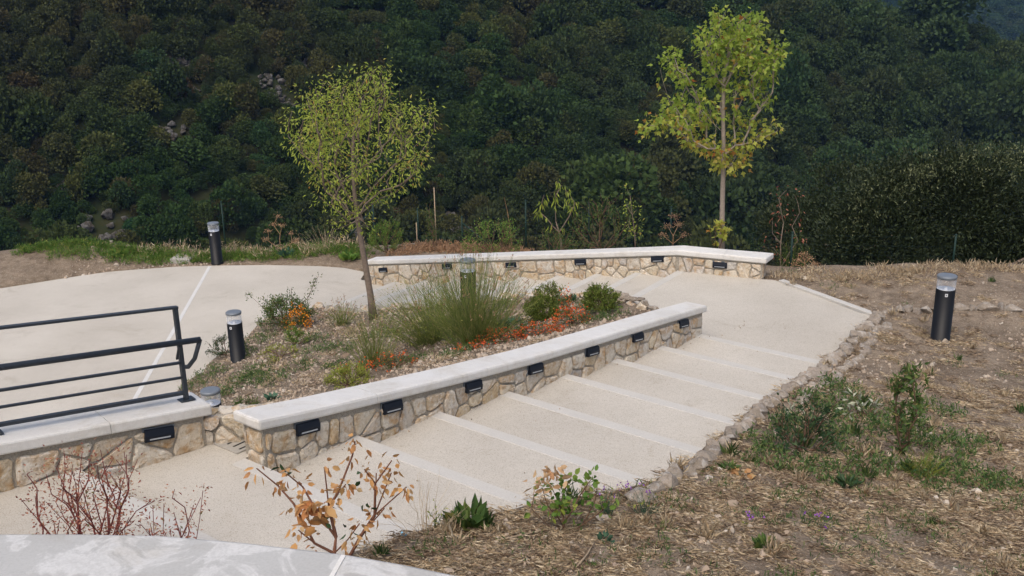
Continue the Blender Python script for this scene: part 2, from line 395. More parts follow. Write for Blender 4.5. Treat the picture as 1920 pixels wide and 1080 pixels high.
def slab(name, poly, z, th, mat, parent=None, bev=0):
    """horizontal slab from a ccw plan polygon; z may be a function"""
    zf = z if callable(z) else (lambda x, y: z); n = len(poly)
    V = [(p[0], p[1], zf(*p)) for p in poly]+[(p[0], p[1], zf(*p)-th) for p in poly]
    F = [tuple(range(n)), tuple(range(n, 2*n))[::-1]]+[(i, i+n, (i+1) % n+n, (i+1) % n) for i in range(n)]
    me = bpy.data.meshes.new(name); me.from_pydata(V, [], F); o = link(name, me, mat, parent); recalc(o)
    if bev: bevel_obj_mesh(me, bev, 1)
    return o
# near flight: landing, then treads with a pale nosing along each front edge
path = tag(empty('path', (0, 0, 0)), kind='structure')
def wr(s):                                                   # right border, run on beneath the soil
    return float(np.interp(s, [p[0] for p in EDGE], [p[1] for p in EDGE]))+.35 if s < 5 else 2.95
def wl(s): return -.2 if s < 8.0 else -1.3
NOS = .15
for i in range(1, 13):
    s0 = TN*(i-1); s1 = TN*i; z = LAND+RN*i; l0 = -.2 if i < 8 else -1.2
    slab('tread', [NF(s0+NOS, l0), NF(s1+.02, l0), NF(s1+.02, wr(s1)), NF(s0+NOS, wr(s0))], z-.003, .3, M['concrete'], path)
    if i == 8: slab('nosing', [NF(s0, -.2), NF(s0+NOS-.004, -.2), NF(s0+NOS-.004, wr(s0)), NF(s0, wr(s0))], z, .06, M['nosing'], path, .006)
    else:
        k = NF(s0, (l0+wr(s0))/2)
        slab('nosing', [NF(s0, l0), NF(s0+NOS-.004, l0), NF(s0+NOS-.004, wr(s0)), NF(s0, wr(s0))], z, .06, M['nosing'], path, .006)
    slab('riser', [NF(s0+.012, l0), NF(s0+NOS-.01, l0), NF(s0+NOS-.01, wr(s0)), NF(s0+.012, wr(s0))], z-.061, .24, M['concrete'], path)
land_poly = [NF(.02, -.24), NF(.02, wr(0)), NF(-2.73, 1.6), (5.55, 15.55), (4.72, 17.30), (4.6, 17.42), tuple(FARR), tuple(C0), FFp(0.0, 1.75), (1.9, 15.9)]
slab('landing', [tuple(p) for p in land_poly], LAND-.003, .3, M['concrete'], path)
def strip(a, b, w, z, th, name, mat, parent, ext=0):
    a = np.array(a); b = np.array(b); d = (b-a)/np.linalg.norm(b-a); n = np.array([-d[1], d[0]])*w/2
    return slab(name, [a-n, b-n, b+n, a+n], z, th, mat, parent, .005)
strip((5.72, 15.42), (4.73, 17.30), .12, LAND+.035, .2, 'kerb', M['nosing'], path)
# far flight
def bed_dist(d):
    P_ = np.array(BED)
    for t in np.arange(.6, 3.6, .03):
        x, y = FFp(d, t); r_ = False
        for i in range(len(P_)):
            a = P_[i-1]; b = P_[i]
            if (a[1] > y) != (b[1] > y) and x < (b[0]-a[0])*(y-a[1])/(b[1]-a[1])+a[0]: r_ = not r_
        if r_: return t+.10
    return 2.6
for i in range(1, 10):
    d0 = TF*(i-1); d1 = TF*i; z = LAND-RF*(i-1)
    L = bed_dist(d0-.08); L2 = bed_dist(d1-.1)
    slab('nosing', [FFp(d0, -.2), FFp(d0-.15, -.2), FFp(d0-.15, L), FFp(d0, L)][::-1], z+.003, .05, M['nosing'], path, .006)
    slab('riser', [FFp(d0-.012, -.2), FFp(d0-.148, -.2), FFp(d0-.148, L), FFp(d0-.012, L)][::-1], z-.048, .25, M['concrete'], path)
    if i < 9:
        slab('tread', [FFp(d0-.02, -.2), FFp(d0-.02, L), FFp(d1-.152, L2), FFp(d1-.152, -.2)], z-RF, .3, M['concrete'], path)
plaza = [tuple(FARL+np.array([-.2, .25]))]+[(x-.0, y+.0) for x, y in PLAZA_FAR]+[(-16, 3), tuple(NF(13, -1.2)), tuple(NF(9.5, -1.25)), tuple(NF(8.2, -.9)), (-2.2, 9.5), (-1.5, 14), (-1.5, 18.8), tuple(FFp(TF*8-.01, 3.0)), tuple(FFp(TF*8-.01, -.2))]
def plz(x, y): return 0.
po = tag(slab('plaza', plaza, 0.0, .3, M['concrete']), kind='structure')
j = strip((-7.31, 24.02), (-6.2, 14.5), .08, .004, .01, 'joint_strip', M['joint'], po)
# drain grate in the gap between the walls
gt = MB(); zc = path_z(7.9)
def gq(s, t, z): p = NF(s, t); return (p[0], p[1], z)
gy = TN*7
o = slab('drain_grate', [NF(7.58, -.66), NF(7.98, -.66), NF(7.98, -.31), NF(7.58, -.31)], LAND+RN*8+.010, .05, M['grate'])
tag(o, 'small pale slotted drain cover on the step between the two stone walls', 'drain cover')
for k in range(4):
    t = -.62+.085*k
    q = slab('slot', [NF(7.64, t), NF(7.92, t), NF(7.92, t+.018), NF(7.64, t+.018)], LAND+RN*8+.013, .002, M['black'], o)
slab('tread', [NF(7.5, -1.2), NF(7.98+NOS, -1.2), NF(7.98+NOS, -.2), NF(7.5, -.2)], LAND+RN*8-.004, .3, M['concrete'], path)
# valley and far slopes: one sheet to the horizon
def hillside():
    xs = np.concatenate([np.linspace(-900, -160, 30, endpoint=False), np.arange(-160, 260, 3.2), np.linspace(260, 1600, 46)])
    ys = np.concatenate([np.arange(24, 420, 3.4), np.linspace(422, 2200, 60)])
    X, Y = np.meshgrid(xs, ys); Z = hill_raw(X.ravel(), Y.ravel())
    V = np.stack([X.ravel(), Y.ravel(), Z], 1); nx = len(xs); ny = len(ys)
    i = (np.arange(ny-1)[:, None]*nx+np.arange(nx-1)[None]).ravel()
    F = np.stack([i, i+1, i+nx+1, i+nx], 1)
    V[:nx, 2] = np.minimum(V[:nx, 2], -8)
    return tag(link('hillside', mesh_np('hillside', V, F), M['hill'], None, True), kind='structure')
hillside()
bk = MB(); bk.box((0, -1.2, 5.0), (26, 5.4, .1))
tag(bk.build('terrace', M['concrete']), kind='structure')

def rock_mesh(seed, flat_=.75, sub=2):
    r = random.Random(seed); bm = bmesh.new()
    for _ in range(20 if sub > 1 else 11):
        v = Vector((r.gauss(0, 1), r.gauss(0, 1), r.gauss(0, 1))).normalized()*r.uniform(.40, .56); v.z *= flat_; bm.verts.new(v)
    g_ = bmesh.ops.convex_hull(bm, input=bm.verts); bmesh.ops.delete(bm, geom=[v for v in bm.verts if not v.link_faces], context='VERTS')
    me = bpy.data.meshes.new('stone'); bm.to_mesh(me); bm.free(); return me
ROCKS_G = [rock_mesh(900+k, .8, 2) for k in range(5)]
for me in ROCKS_G: me.materials.append(M['stone'])
# ------------------------------------------------------------------ rubble stone walls
def clip(poly, p, n):
    out = []
    for i in range(len(poly)):
        a, b = poly[i], poly[(i+1) % len(poly)]
        da = (a[0]-p[0])*n[0]+(a[1]-p[1])*n[1]; db = (b[0]-p[0])*n[0]+(b[1]-p[1])*n[1]
        if da <= 0: out.append(a)
        if da*db < 0:
            t = da/(da-db); out.append((a[0]+(b[0]-a[0])*t, a[1]+(b[1]-a[1])*t))
    return out
def stone_cells(u0, u1, base, top, sx=.3, sy=.2, seed=1, gap=.008, avoid=()):
    r = random.Random(seed); S = []; u = u0
    while u < u1:
        w = sx*r.choice((.35, .5, .7, .95, 1.25, 1.5))*r.uniform(.9, 1.1); hb, ht = base(u+w/2), top(u+w/2); h = ht-hb
        n = 1 if (h < .17 or (h < .45 and r.random() < .25)) else (2 if r.random() < .62 else 3)
        cuts = sorted([r.uniform(.3, .7)] if n == 2 else [r.uniform(.25, .4), r.uniform(.6, .75)] if n == 3 else [])
        ed = [0]+cuts+[1]
        for k in range(n):
            q_ = (u+w/2+r.uniform(-.25, .25)*w, hb+h*(ed[k]+ed[k+1])/2+r.uniform(-.03, .03))
            if all((q_[0]-p_[0])**2+(q_[1]-p_[1])**2 > .0085 for p_ in S[-6:]): S.append(q_)
        u += w
    cells = []
    for i, p in enumerate(S):
        q = [(max(u0, p[0]-.6), p[1]-.6), (min(u1, p[0]+.6), p[1]-.6), (min(u1, p[0]+.6), p[1]+.6), (max(u0, p[0]-.6), p[1]+.6)]
        for k, o in enumerate(S):
            if k == i or abs(o[0]-p[0]) > 1.2: continue
            d = (o[0]-p[0], o[1]-p[1]); L = math.hypot(*d)
            if L < 1e-6: continue
            n = (d[0]/L, d[1]/L); m = (p[0]+d[0]/2-n[0]*gap, p[1]+d[1]/2-n[1]*gap); q = clip(q, m, n)
            if len(q) < 3: break
        if len(q) < 3: continue
        for f, sg in ((base, -1), (top, 1)):
            a, b = f(p[0]-.2), f(p[0]+.2); t = (b-a)/.4; n = (-t*sg, sg); L = math.hypot(*n); n = (n[0]/L, n[1]/L)
            q = clip(q, (p[0], f(p[0])), n)
            if len(q) < 3: break
        if len(q) < 3: continue
        A = abs(sum(q[k][0]*q[(k+1) % len(q)][1]-q[(k+1) % len(q)][0]*q[k][1] for k in range(len(q))))/2
        if A < .0022: continue
        # rough outline: jitter edge midpoints, then cut the corners
        c = (sum(x for x, _ in q)/len(q), sum(y for _, y in q)/len(q)); out = []
        for k in range(len(q)):
            a, b = q[k], q[(k+1) % len(q)]; L = math.hypot(b[0]-a[0], b[1]-a[1])
            if L < .02: continue
            f = min(.24, .016/L+.05)
            out.append((a[0]+(b[0]-a[0])*f, a[1]+(b[1]-a[1])*f))
            if L > .12:
                s_ = r.uniform(-.004, .012); mx, my = (a[0]+b[0])/2, (a[1]+b[1])/2
                out.append((mx+(c[0]-mx)*s_/.1, my+(c[1]-my)*s_/.1))
            out.append((b[0]+(a[0]-b[0])*f, b[1]+(a[1]-b[1])*f))
        if len(out) >= 4: cells.append((c, out))
    return cells
def face_stones(parent, place, u0, u1, base, top, seed, mat=None, sx=.3, sy=.2, proud=.026, gap=.0095):
    """place(u, w, depth) -> world xyz on the face"""
    r = random.Random(seed*7+1)
    for c, q in stone_cells(u0, u1, base, top, sx, sy, seed, gap):
        h = proud*r.uniform(.55, 1.3); n = len(q); V = []; F = []
        for (x, y) in q: V.append(place(x, y, -.02))
        for (x, y) in q: V.append(place(c[0]+(x-c[0])*.985, c[1]+(y-c[1])*.985, h*r.uniform(.45, .8)))
        for (x, y) in q: V.append(place(c[0]+(x-c[0])*.84+r.uniform(-.006, .006), c[1]+(y-c[1])*.84+r.uniform(-.006, .006), h*r.uniform(.75, 1.25)))
        V.append(place(c[0], c[1], h*r.uniform(.95, 1.3)))
        for k in range(n):
            k2 = (k+1) % n
            F += [(k, k2, n+k2, n+k), (n+k, n+k2, 2*n+k2, 2*n+k), (2*n+k, 2*n+k2, 3*n)]
        me = bpy.data.meshes.new('stone'); me.from_pydata(V, [], F); o = link('stone', me, mat or M['stone'], parent)
        recalc(o)
def prism(name, A, B, zb, zt, mat, parent, bev=0, seg=2, open_ends=(0, 0)):
    """solid between plan quads: list of (front, back) xy pairs with base and top heights per station"""
    V = []; n = len(A)
    for k in range(n):
        a, b = A[k], B[k]; V += [(a[0], a[1], zb[k]), (b[0], b[1], zb[k]), (b[0], b[1], zt[k]), (a[0], a[1], zt[k])]
    F = [(0, 1, 2, 3), tuple((n-1)*4+i for i in (3, 2, 1, 0))]
    for k in range(n-1):
        for i in range(4): F.append((k*4+i, k*4+(i+1) % 4, k*4+4+(i+1) % 4, k*4+4+i))
    me = bpy.data.meshes.new(name); me.from_pydata(V, [], F); o = link(name, me, mat, parent); recalc(o)
    if bev: 
        ea = set(tuple(round(q, 5) for q in v) for v in V[:4]) if open_ends[0] else set()
        eb = set(tuple(round(q, 5) for q in v) for v in V[-4:]) if open_ends[1] else set()
        def ok(e):
            a, b = [tuple(round(q, 5) for q in v.co) for v in e.verts]
            if any(max(abs(a[i]-k[i]) for i in range(3)) < 1e-4 for k in ea) and any(max(abs(b[i]-k[i]) for i in range(3)) < 1e-4 for k in ea): return False
            if any(max(abs(a[i]-k[i]) for i in range(3)) < 1e-4 for k in eb) and any(max(abs(b[i]-k[i]) for i in range(3)) < 1e-4 for k in eb): return False
            return len(e.link_faces) == 2 and e.calc_face_angle(0) > .5
        bevel_obj_mesh(me, bev, seg, ok)
    return o
CAP_T = .105
# --- near wall between the bed and the near flight
wallN = tag(empty('stone_wall', (*NF(4, -.25), 1.9)), 'low sloping rubble stone wall with white coping in the middle, beside the near steps', 'stone wall', 'rubble stone walls with pale coping')
wallN.location = (0, 0, 0)
SS = [-.06, 1, 2.68, 4.14, 5.34, 6.3, 7.32, 7.92]
prism('core', [NF(s, 0) for s in SS], [NF(s, -.26) for s in SS], [max(0.3, near_line(s)-.75) for s in SS], [cap_z(s)-CAP_T for s in SS], M['mortar'], wallN)
cuts = [-.12, .68, 2.9, 4.95, 6.6, 7.99]
for a, b in zip(cuts[:-1], cuts[1:]):
    st = [a+.002]+[s for s in SS if a+.1 < s < b-.1]+[b-.002]
    prism('coping_stone', [NF(s, .05) for s in st], [NF(s, -.31) for s in st], [cap_z(s)-CAP_T+.001 for s in st], [cap_z(s) for s in st], M['cap'], wallN, .026, 2, (a != cuts[0], b != cuts[-1]))
base_n = lambda u: path_z(u)-.02
def pl_front(u, w, d): p = NF(u, d); return (p[0], p[1], w)
face_stones(wallN, pl_front, -.04, 7.90, lambda u: float(near_line(u))-.19 if u > 0 else LAND-.02, lambda u: cap_z(u)-CAP_T-.055, 11, sx=.27, sy=.19)
def pl_endL(u, w, d): p = NF(7.92+d, -u); return (p[0], p[1], w)
face_stones(wallN, pl_endL, .01, .25, lambda u: LAND+RN*7-.02, lambda u: cap_z(7.92)-CAP_T-.03, 5, sx=.2, sy=.18)
def pl_endR(u, w, d): p = NF(-.06-d, -u); return (p[0], p[1], w)
face_stones(wallN, pl_endR, .01, .25, lambda u: LAND-.02, lambda u: cap_z(-.06)-CAP_T-.03, 6, sx=.2, sy=.18)
# --- left wall carrying the railing
LW0 = NF(7.93, -.66); LWD = (NF(9.6, -.98)-LW0); LWD = LWD/np.linalg.norm(LWD); LWN = np.array([-LWD[1], LWD[0]])   # LWN towards the path
def LWp(u, t): return LW0+LWD*u+LWN*t
def lw_top(u): return 3.21+.115*u
def lw_base(u): return LAND+RN*8+.15*max(0, u-1.2)-.02
wallL = tag(empty('stone_wall'), 'low rubble stone wall with marble coping carrying the dark railing at the left edge', 'stone wall', 'rubble stone walls with pale coping')
US = [.1, 2, 4.6]
prism('core', [LWp(u, 0) for u in US], [LWp(u, -.31) for u in US], [-.2]*3, [lw_top(u)-CAP_T for u in US], M['mortar'], wallL)
cl = [.03, .92, 2.2, 3.4, 4.7]
for a, b in zip(cl[:-1], cl[1:]):
    prism('coping_stone', [LWp(u, .05) for u in (a+.002, b-.002)], [LWp(u, -.36) for u in (a+.002, b-.002)], [lw_top(u)-CAP_T+.001 for u in (a, b)], [lw_top(u) for u in (a, b)], M['cap'], wallL, .018, 2, (a != cl[0], 1))
def pl_lw(u, w, d): p = LWp(u, d); return (p[0], p[1], w)
face_stones(wallL, pl_lw, .12, 4.5, lw_base, lambda u: lw_top(u)-CAP_T-.05, 23, sx=.33, sy=.2)
def pl_lwe(u, w, d): p = LWp(.1-d, -u); return (p[0], p[1], w)
face_stones(wallL, pl_lwe, .02, .30, lambda u: lw_base(0)-.25, lambda u: lw_top(0)-CAP_T-.03, 8, sx=.22, sy=.2)
# rough return wall closing the gap behind the drain
wallG = tag(empty('stone_wall'), 'short rough stone wall without coping closing the gap behind the drain cover', 'stone wall')
gA, gB = NF(7.62, -.46), NF(7.62, -1.2)
GA, GB = NF(7.58, -.262), LWp(.10, -.04); GD = GB-GA; GL = float(np.linalg.norm(GD)); GD = GD/GL; GN = np.array([-GD[1], GD[0]]); GN = GN if GN@EV > 0 else -GN
prism('core', [GA, GB], [GA-GN*.22, GB-GN*.22], [1.2]*2, [3.09, 3.08], M['mortar'], wallG, .01, 1)
def pl_g(u, w, d): p = GA+GD*u+GN*d; return (p[0], p[1], w)
face_stones(wallG, pl_g, .01, GL-.01, lambda u: LAND+RN*8-.02, lambda u: 3.085, 9, M['stone'], sx=.24, sy=.2, proud=.035)
for k in range(5):
    o = bpy.data.objects.new('stone', ROCKS_G[k]); COL.objects.link(o); o.parent = wallG; q = GA+GD*GL*(k+.5)/5-GN*.12; o.location = (q[0], q[1], 3.08); o.rotation_euler = (0, 0, k*1.7); o.scale = (.17, .2, .12)

# --- far wall with its corner
wallF = tag(empty('stone_wall'), 'bent rubble stone wall with white coping at the far side of the steps', 'stone wall', 'rubble stone walls with pale coping')
LF = float(np.linalg.norm(FARL-C0)); d2 = FARR-C0; LR = float(np.linalg.norm(d2)); d2 = d2/LR; n2 = np.array([d2[1], -d2[0]])   # towards the camera
n1 = WV
mit = (n1+n2); mit = mit/np.dot(mit, n1)
def Fp(u, t):                                          # u<0 along the left leg, u>0 the right leg, t towards the camera
    if u < -.001: return C0+GV*(-u)+n1*t
    if u > .001: return C0+d2*u+n2*t
    return C0+mit*t
def f_top(u): return 1.87+(.535-1.87)*(-u)/LF if u < 0 else 1.87
def f_base(u): return (LAND*(1-(-u)/LF)) if u < 0 else LAND
seg = [(-LF, -5.6), (-5.6, -3.7), (-3.7, -2.0), (-2.0, -.75), (-.75, 0), (0, .85), (.85, LR)]
for a, b in ((-LF, 0), (0, LR)):
    prism('core', [Fp(a, 0), Fp(b, 0)], [Fp(a, -.28), Fp(b, -.28)], [f_base(a)-.5, f_base(b)-.5], [f_top(a)-CAP_T, f_top(b)-CAP_T], M['mortar'], wallF)
for a, b in seg:
    A_, B_ = (a-.0 if a == -LF else a), (b+.07 if b == LR else b)
    e0 = .002 if a not in (0,) else 0; e1 = .002 if b not in (0,) else 0
    prism('coping_stone', [Fp(A_+e0, .05), Fp(B_-e1, .05)], [Fp(A_+e0, -.33), Fp(B_-e1+(.06 if b == LR else 0), -.36 if b == LR else -.33)], [f_top(A_)-CAP_T+.001, f_top(B_)-CAP_T+.001], [f_top(A_), f_top(B_)], M['cap'], wallF, .022, 2, (a != -LF, b != LR))
def pl_f(u, w, d): p = Fp(u, d); return (p[0], p[1], w)
face_stones(wallF, pl_f, -LF+.02, -.03, lambda u: f_base(u)-.18, lambda u: f_top(u)-CAP_T-.03, 31, sx=.28, sy=.19)
face_stones(wallF, pl_f, .03, LR-.02, lambda u: LAND-.02, lambda u: f_top(u)-CAP_T-.03, 32, sx=.26, sy=.19)
def pl_fe(u, w, d): p = Fp(LR+d, -u); return (p[0], p[1], w)
face_stones(wallF, pl_fe, .02, .27, lambda u: LAND-.02, lambda u: f_top(LR)-CAP_T-.03, 33, sx=.25, sy=.19)
def pl_fl(u, w, d): p = Fp(-LF-d, -u); return (p[0], p[1], w)
face_stones(wallF, pl_fl, .02, .27, lambda u: -.02, lambda u: f_top(-LF)-CAP_T-.03, 34, sx=.25, sy=.17)

# --- near parapet with its fossil marble slab, below the camera
par = tag(empty('parapet_wall'), 'pale fossil marble coping slab of the parapet in the bottom left corner', 'parapet')
pp = [(-4.0, 2.04), (-2.4, 2.04), (-1.21, 2.034), (-.975, 2.027), (-.787, 2.014), (-.602, 1.981), (-.365, 1.925)]; pq = [(-.361, 1.924), (-.233, 1.881), (-.108, 1.832), (.032, 1.765), (.228, 1.643), (.8, 1.27), (1.6, .72)]
for L_, sd in ((pp, 1), (pq, 2)):
    L_ = [np.array(p) for p in L_]; Bk = [p+np.array([-.1, -.62]) for p in L_]
    prism('marble_slab', L_, Bk, [5.60]*len(L_), [5.70]*len(L_), M['slab'], par, .012, 2, (L_[0][0] > -1, L_[-1][0] < 1))
for L_ in (pp, pq):
    L_ = [np.array(p)+np.array([-.02, -.06]) for p in L_]; Bk = [p+np.array([-.05, -.42]) for p in L_]
    prism('core', L_, Bk, [2.5]*len(L_), [5.60]*len(L_), M['mortar'], par)
jn = MB(); jn.box((-.413, 1.615, 5.7005), (.010, .60, .004), math.radians(-9)); jn.build('joint', M['cap'], par)

# ------------------------------------------------------------------ field stones
ROCKS = [rock_mesh(k, random.uniform(.6, .9), 2 if k < 6 else 1) for k in range(10)]
for me in ROCKS: me.materials.append(M['edge_stone'])
ROCKS_P = [me.copy() for me in ROCKS]
for me in ROCKS_P: me.materials.clear(); me.materials.append(M['stone'])
def stone_row(parent, pts, size, zf, seed, jitter=.05, rows=1, meshes=ROCKS):
    r = random.Random(seed); pts = [np.array(p[:2]) for p in pts]
    for row in range(rows):
        carry = 0
        for a, b in zip(pts[:-1], pts[1:]):
            L = np.linalg.norm(b-a); d = (b-a)/L; n = np.array([d[1], -d[0]]); u = carry
            while u < L:
                w = size*r.choice((.55, .75, 1., 1.3, 1.55))*r.uniform(.9, 1.1); c = a+d*(u+w/2)+n*(r.uniform(-jitter, jitter)+row*size*.7)
                me = meshes[r.randrange(6)]; o = bpy.data.objects.new('stone', me); COL.objects.link(o); o.parent = parent
                o.location = (c[0], c[1], zf(c[0], c[1])+size*r.uniform(.05, .25)-row*.02)
                o.rotation_euler = (r.uniform(-.3, .3), r.uniform(-.3, .3), math.atan2(d[1], d[0])+r.uniform(-.3, .3))
                o.scale = (w*1.25, size*r.uniform(.8, 1.3), size*r.uniform(.8, 1.35)); u += w*.92
            carry = u-L
e1 = tag(empty('stone_edging'), 'line of rough grey field stones edging the right side of the near steps', 'stone edging', 'rough stone edgings')
stone_row(e1, [NF(-2.73, 1.72)]+[NF(s, t+.10) for s, t in EDGE[1:9]]+[NF(6.2, 2.75)], .20, lambda x, y: float(soil_out(x, y)[0])-.02, 4, .04)
stone_row(e1, [NF(-2.2, 2.0)]+[NF(s, t+.34) for s, t in EDGE[2:5]], .15, lambda x, y: float(soil_out(x, y)[0])-.03, 5, .07)
e2 = tag(empty('stone_edging'), 'short row of rough stones crossing the bare soil towards the right hand bollard', 'stone edging', 'rough stone edgings')
stone_row(e2, [(5.85, 15.45), (6.25, 15.65), (6.7, 15.55), (7.2, 15.6), (8.0, 15.4)], .21, lambda x, y: float(soil_out(x, y)[0])-.02, 6, .04)
e3 = tag(empty('stone_edging'), 'curved edging of small stones around the planting bed beside the far steps', 'stone edging', 'rough stone edgings')
stone_row(e3, BED[1:11], .21, lambda x, y: float(soil_bed(x, y)[0])-.03, 7, .04, 1, ROCKS_P)
stone_row(e3, [BED[1]]+BED[1:4], .16, lambda x, y: float(soil_bed(x, y)[0])+.05, 17, .04)

# ------------------------------------------------------------------ wall lamps
LAMPS = {}
def make_lamp():
    """brick light: sloped hood over a slit with a white lens; local x along the wall, +y out of the wall"""
    t = empty('wall_lamp'); w, h, d = .26, .105, .042
    V = [(-w/2, -.02, -h/2), (w/2, -.02, -h/2), (w/2, -.02, h/2), (-w/2, -.02, h/2),
         (-w/2, d, -h/2), (w/2, d, -h/2), (w/2, d, -h*.02), (-w/2, d, -h*.02), (w/2, d*.55, h/2), (-w/2, d*.55, h/2)]
    F = [(0, 3, 2, 1), (0, 1, 5, 4), (4, 5, 6, 7), (7, 6, 8, 9), (9, 8, 2, 3), (1, 2, 8, 6, 5), (0, 4, 7, 9, 3)]
    me = bpy.data.meshes.new('housing'); me.from_pydata(V, [], F); o = link('housing', me, M['lamp_black'], t); recalc(o); bevel_obj_mesh(me, .004, 2)
    b = MB(); b.box((0, d+.0005, -h*.27), (w*.70, .004, h*.11)); b.build('lens', M['lens'], t)
    b = MB(); b.box((0, -.012, 0), (w+.022, .030, h+.022)); b.build('mounting_frame', M['capgrey'], t)
    return t
def copy_tree(o, parent=None):
    c = o.copy(); COL.objects.link(c); c.parent = parent
    for ch in list(o.children): copy_tree(ch, c)
    return c
proto = make_lamp(); first = True
def put_lamp(xy, z, normal, slope, label):
    global first
    o = proto if first else copy_tree(proto); first = False
    o.location = (xy[0], xy[1], z)
    ny = Vector((normal[0], normal[1], 0)).normalized(); xx = Vector((ny[1], -ny[0], 0)); xx = (xx+Vector((0, 0, slope))).normalized(); zz = xx.cross(ny)
    o.matrix_world = Matrix.Translation(o.location) @ Matrix((xx, ny, zz)).transposed().to_4x4()
    tag(o, label, 'wall lamp', 'black wall lamps set in the stone walls'); return o
near_l = ['near left end, above the pale step corner', 'second from the near left end', 'third from the near left end', 'in the middle', 'third from the landing end', 'second from the landing end', 'nearest the landing end']
for (s, dz), w in zip(((7.45, .165), (6.39, .165), (5.17, .165), (4.06, .16), (2.88, .16), (1.8, .165), (.55, .175)), near_l):
    put_lamp(NF(s, .012), cap_z(s)-dz-.01, VV, .155, 'black lamp of the middle sloping wall, '+w)
far_l = ['at its lower left end beside the young tree trunk', 'hidden partly by tall grass stems', 'right of the tall grass stems', 'above the middle steps', 'just left of the wall corner']
for (u, z), w in zip(((-7.16, .39), (-5.34, .745), (-3.68, 1.03), (-2.04, 1.33), (-.39, 1.635)), far_l):
    put_lamp(Fp(u, .012), z, n1, -.19, 'black lamp of the far wall, '+w)
put_lamp(Fp(.78, .012), 1.66, n2, -.02, 'black wall lamp on the short right leg of the far wall')
put_lamp(LWp(.52, .012), lw_top(.52)-.19, LWN, .135, 'black wall lamp under the marble coping of the railing wall at left')

# ------------------------------------------------------------------ bollards
def bollard(loc, label, h=1.02, lean=0):
    t = tag(empty('bollard_light', loc), label, 'bollard light', 'black bollard lights'); r = .135
    b = MB(); b.lathe([(r+.015, 0), (r+.015, .012), (r, .014), (r, h-.21), (r-.004, h-.205), (r-.012, h-.205)], 32); b.build('post', M['black'], t)
    b = MB(); b.lathe([(0, h-.222), (.06, h-.22), (r-.02, h-.207), (r-.012, h-.201), (r-.012, h-.212)], 32); b.build('reflector', M['alu'], t)
    b = MB(); b.lathe([(.03, h-.225), (.032, h-.20), (.02, h-.18), (0, h-.178)], 16); b.lathe([(0, h-.075), (.05, h-.06), (.06, h-.047)], 16)
    b.build('light_source', M['alu'], t)
    b = MB(); b.lathe([(r-.003, h-.205), (r-.003, h-.045), (r-.009, h-.045), (r-.009, h-.205)], 32); b.build('glass_ring', M['glass'], t)
    b = MB(); b.lathe([(r, h-.045), (r+.004, h-.04), (r+.004, h-.012), (r-.006, h-.002), (r-.03, h+.003), (0, h+.006)], 32); b.lathe([(0, h-.046), (r, h-.045)], 32)
    b.build('lid', M['capgrey'], t)
    b = MB(); b.box((-.02, -r-.001, h-.27), (.038, .004, .045)); b.build('sticker', M['sticker'], t)
    b = MB(); b.box((-.02, -r-.0035, h-.268), (.018, .002, .022)); b.build('sticker_mark', M['capgrey'], t)
    t.rotation_euler = (lean, 0, math.radians(-8)); return t
bollard((-7.18, 24.22, .02), 'black bollard light standing in the grass at the far rim of the pale plaza')
bollard((-4.97, 17.42, .03), 'black bollard light between the plaza and the left edge of the planting bed')
bollard((-4.27, 13.42, .22), 'black bollard light showing only its glass head behind the railing wall end')
bollard((-.75, 16.9, 1.07), 'black bollard light half hidden among the tall grass stems in the planting bed')
bollard((6.30, 14.25, 1.46), 'black bollard light at the right edge of the view on bare soil')

# ------------------------------------------------------------------ railing
rl = tag(empty('railing'), 'dark grey iron railing with handrail on top of the marble coping at left', 'railing')
def rp(u, t, z): p = LWp(u, t); return (p[0], p[1], lw_top(u)+z)
def bar(u0, t0, z0, u1, t1, z1, w, h, name):
    a = Vector(rp(u0, t0, z0)); b = Vector(rp(u1, t1, z1)); d = (b-a).normalized(); s = d.cross(Vector((0, 0, 1)))
    s = s.normalized() if s.length > .01 else Vector((LWD[0], LWD[1], 0)); u_ = s.cross(d)
    V = [p+s*x*w/2+u_*y*h/2 for p in (a, b) for x, y in ((-1, -1), (1, -1), (1, 1), (-1, 1))]
    me = bpy.data.meshes.new(name); me.from_pydata(V, [], [(0, 1, 2, 3), (7, 6, 5, 4), (0, 4, 5, 1), (1, 5, 6, 2), (2, 6, 7, 3), (3, 7, 4, 0)])
    o = link(name, me, M['rail'], rl); recalc(o); bevel_obj_mesh(me, .003, 1); return o
T = -.16
for u in (.17, 1.75, 3.3):
    bar(u, T, .0, u, T-.005, .86, .035, .05, 'post')
    b = MB(); p = LWp(u, T); b.box((p[0], p[1], lw_top(u)+.007), (.13, .10, .012), math.atan2(LWD[1], LWD[0])); b.build('base_plate', M['rail'], rl)
    for sx in (-.045, .045):
        b = MB(); p = LWp(u+sx, T+.03); b.lathe([(0, .022), (.008, .021), (.009, .012)], 8, c=(p[0], p[1], lw_top(u))); b.build('bolt', M['rail'], rl)
bar(.15, T, .87, 4.4, T, .87, .05, .022, 'top_rail')
bar(.17, T, .36, 4.4, T, .36, .032, .022, 'rail_bar')
bar(.17, T, .22, 4.4, T, .22, .028, .020, 'rail_bar')
bar(.17, T, .075, 4.4, T, .075, .045, .03, 'rail_bar')
b = MB(); b.tube([rp(.05, T+.16, .60), rp(4.4, T+.16, .60)], .026, 10); b.build('handrail', M['rail'], rl)
b = MB(); b.tube([rp(.05, T+.16, .60), rp(.10, T+.12, .42), rp(.13, T+.03, .32), rp(.17, T, .32)], .020, 8); b.build('handrail_return', M['rail'], rl)
for u in (.24, 1.82, 3.37): bar(u, T+.16, .57, u-.03, T, .40, .02, .02, 'bracket')

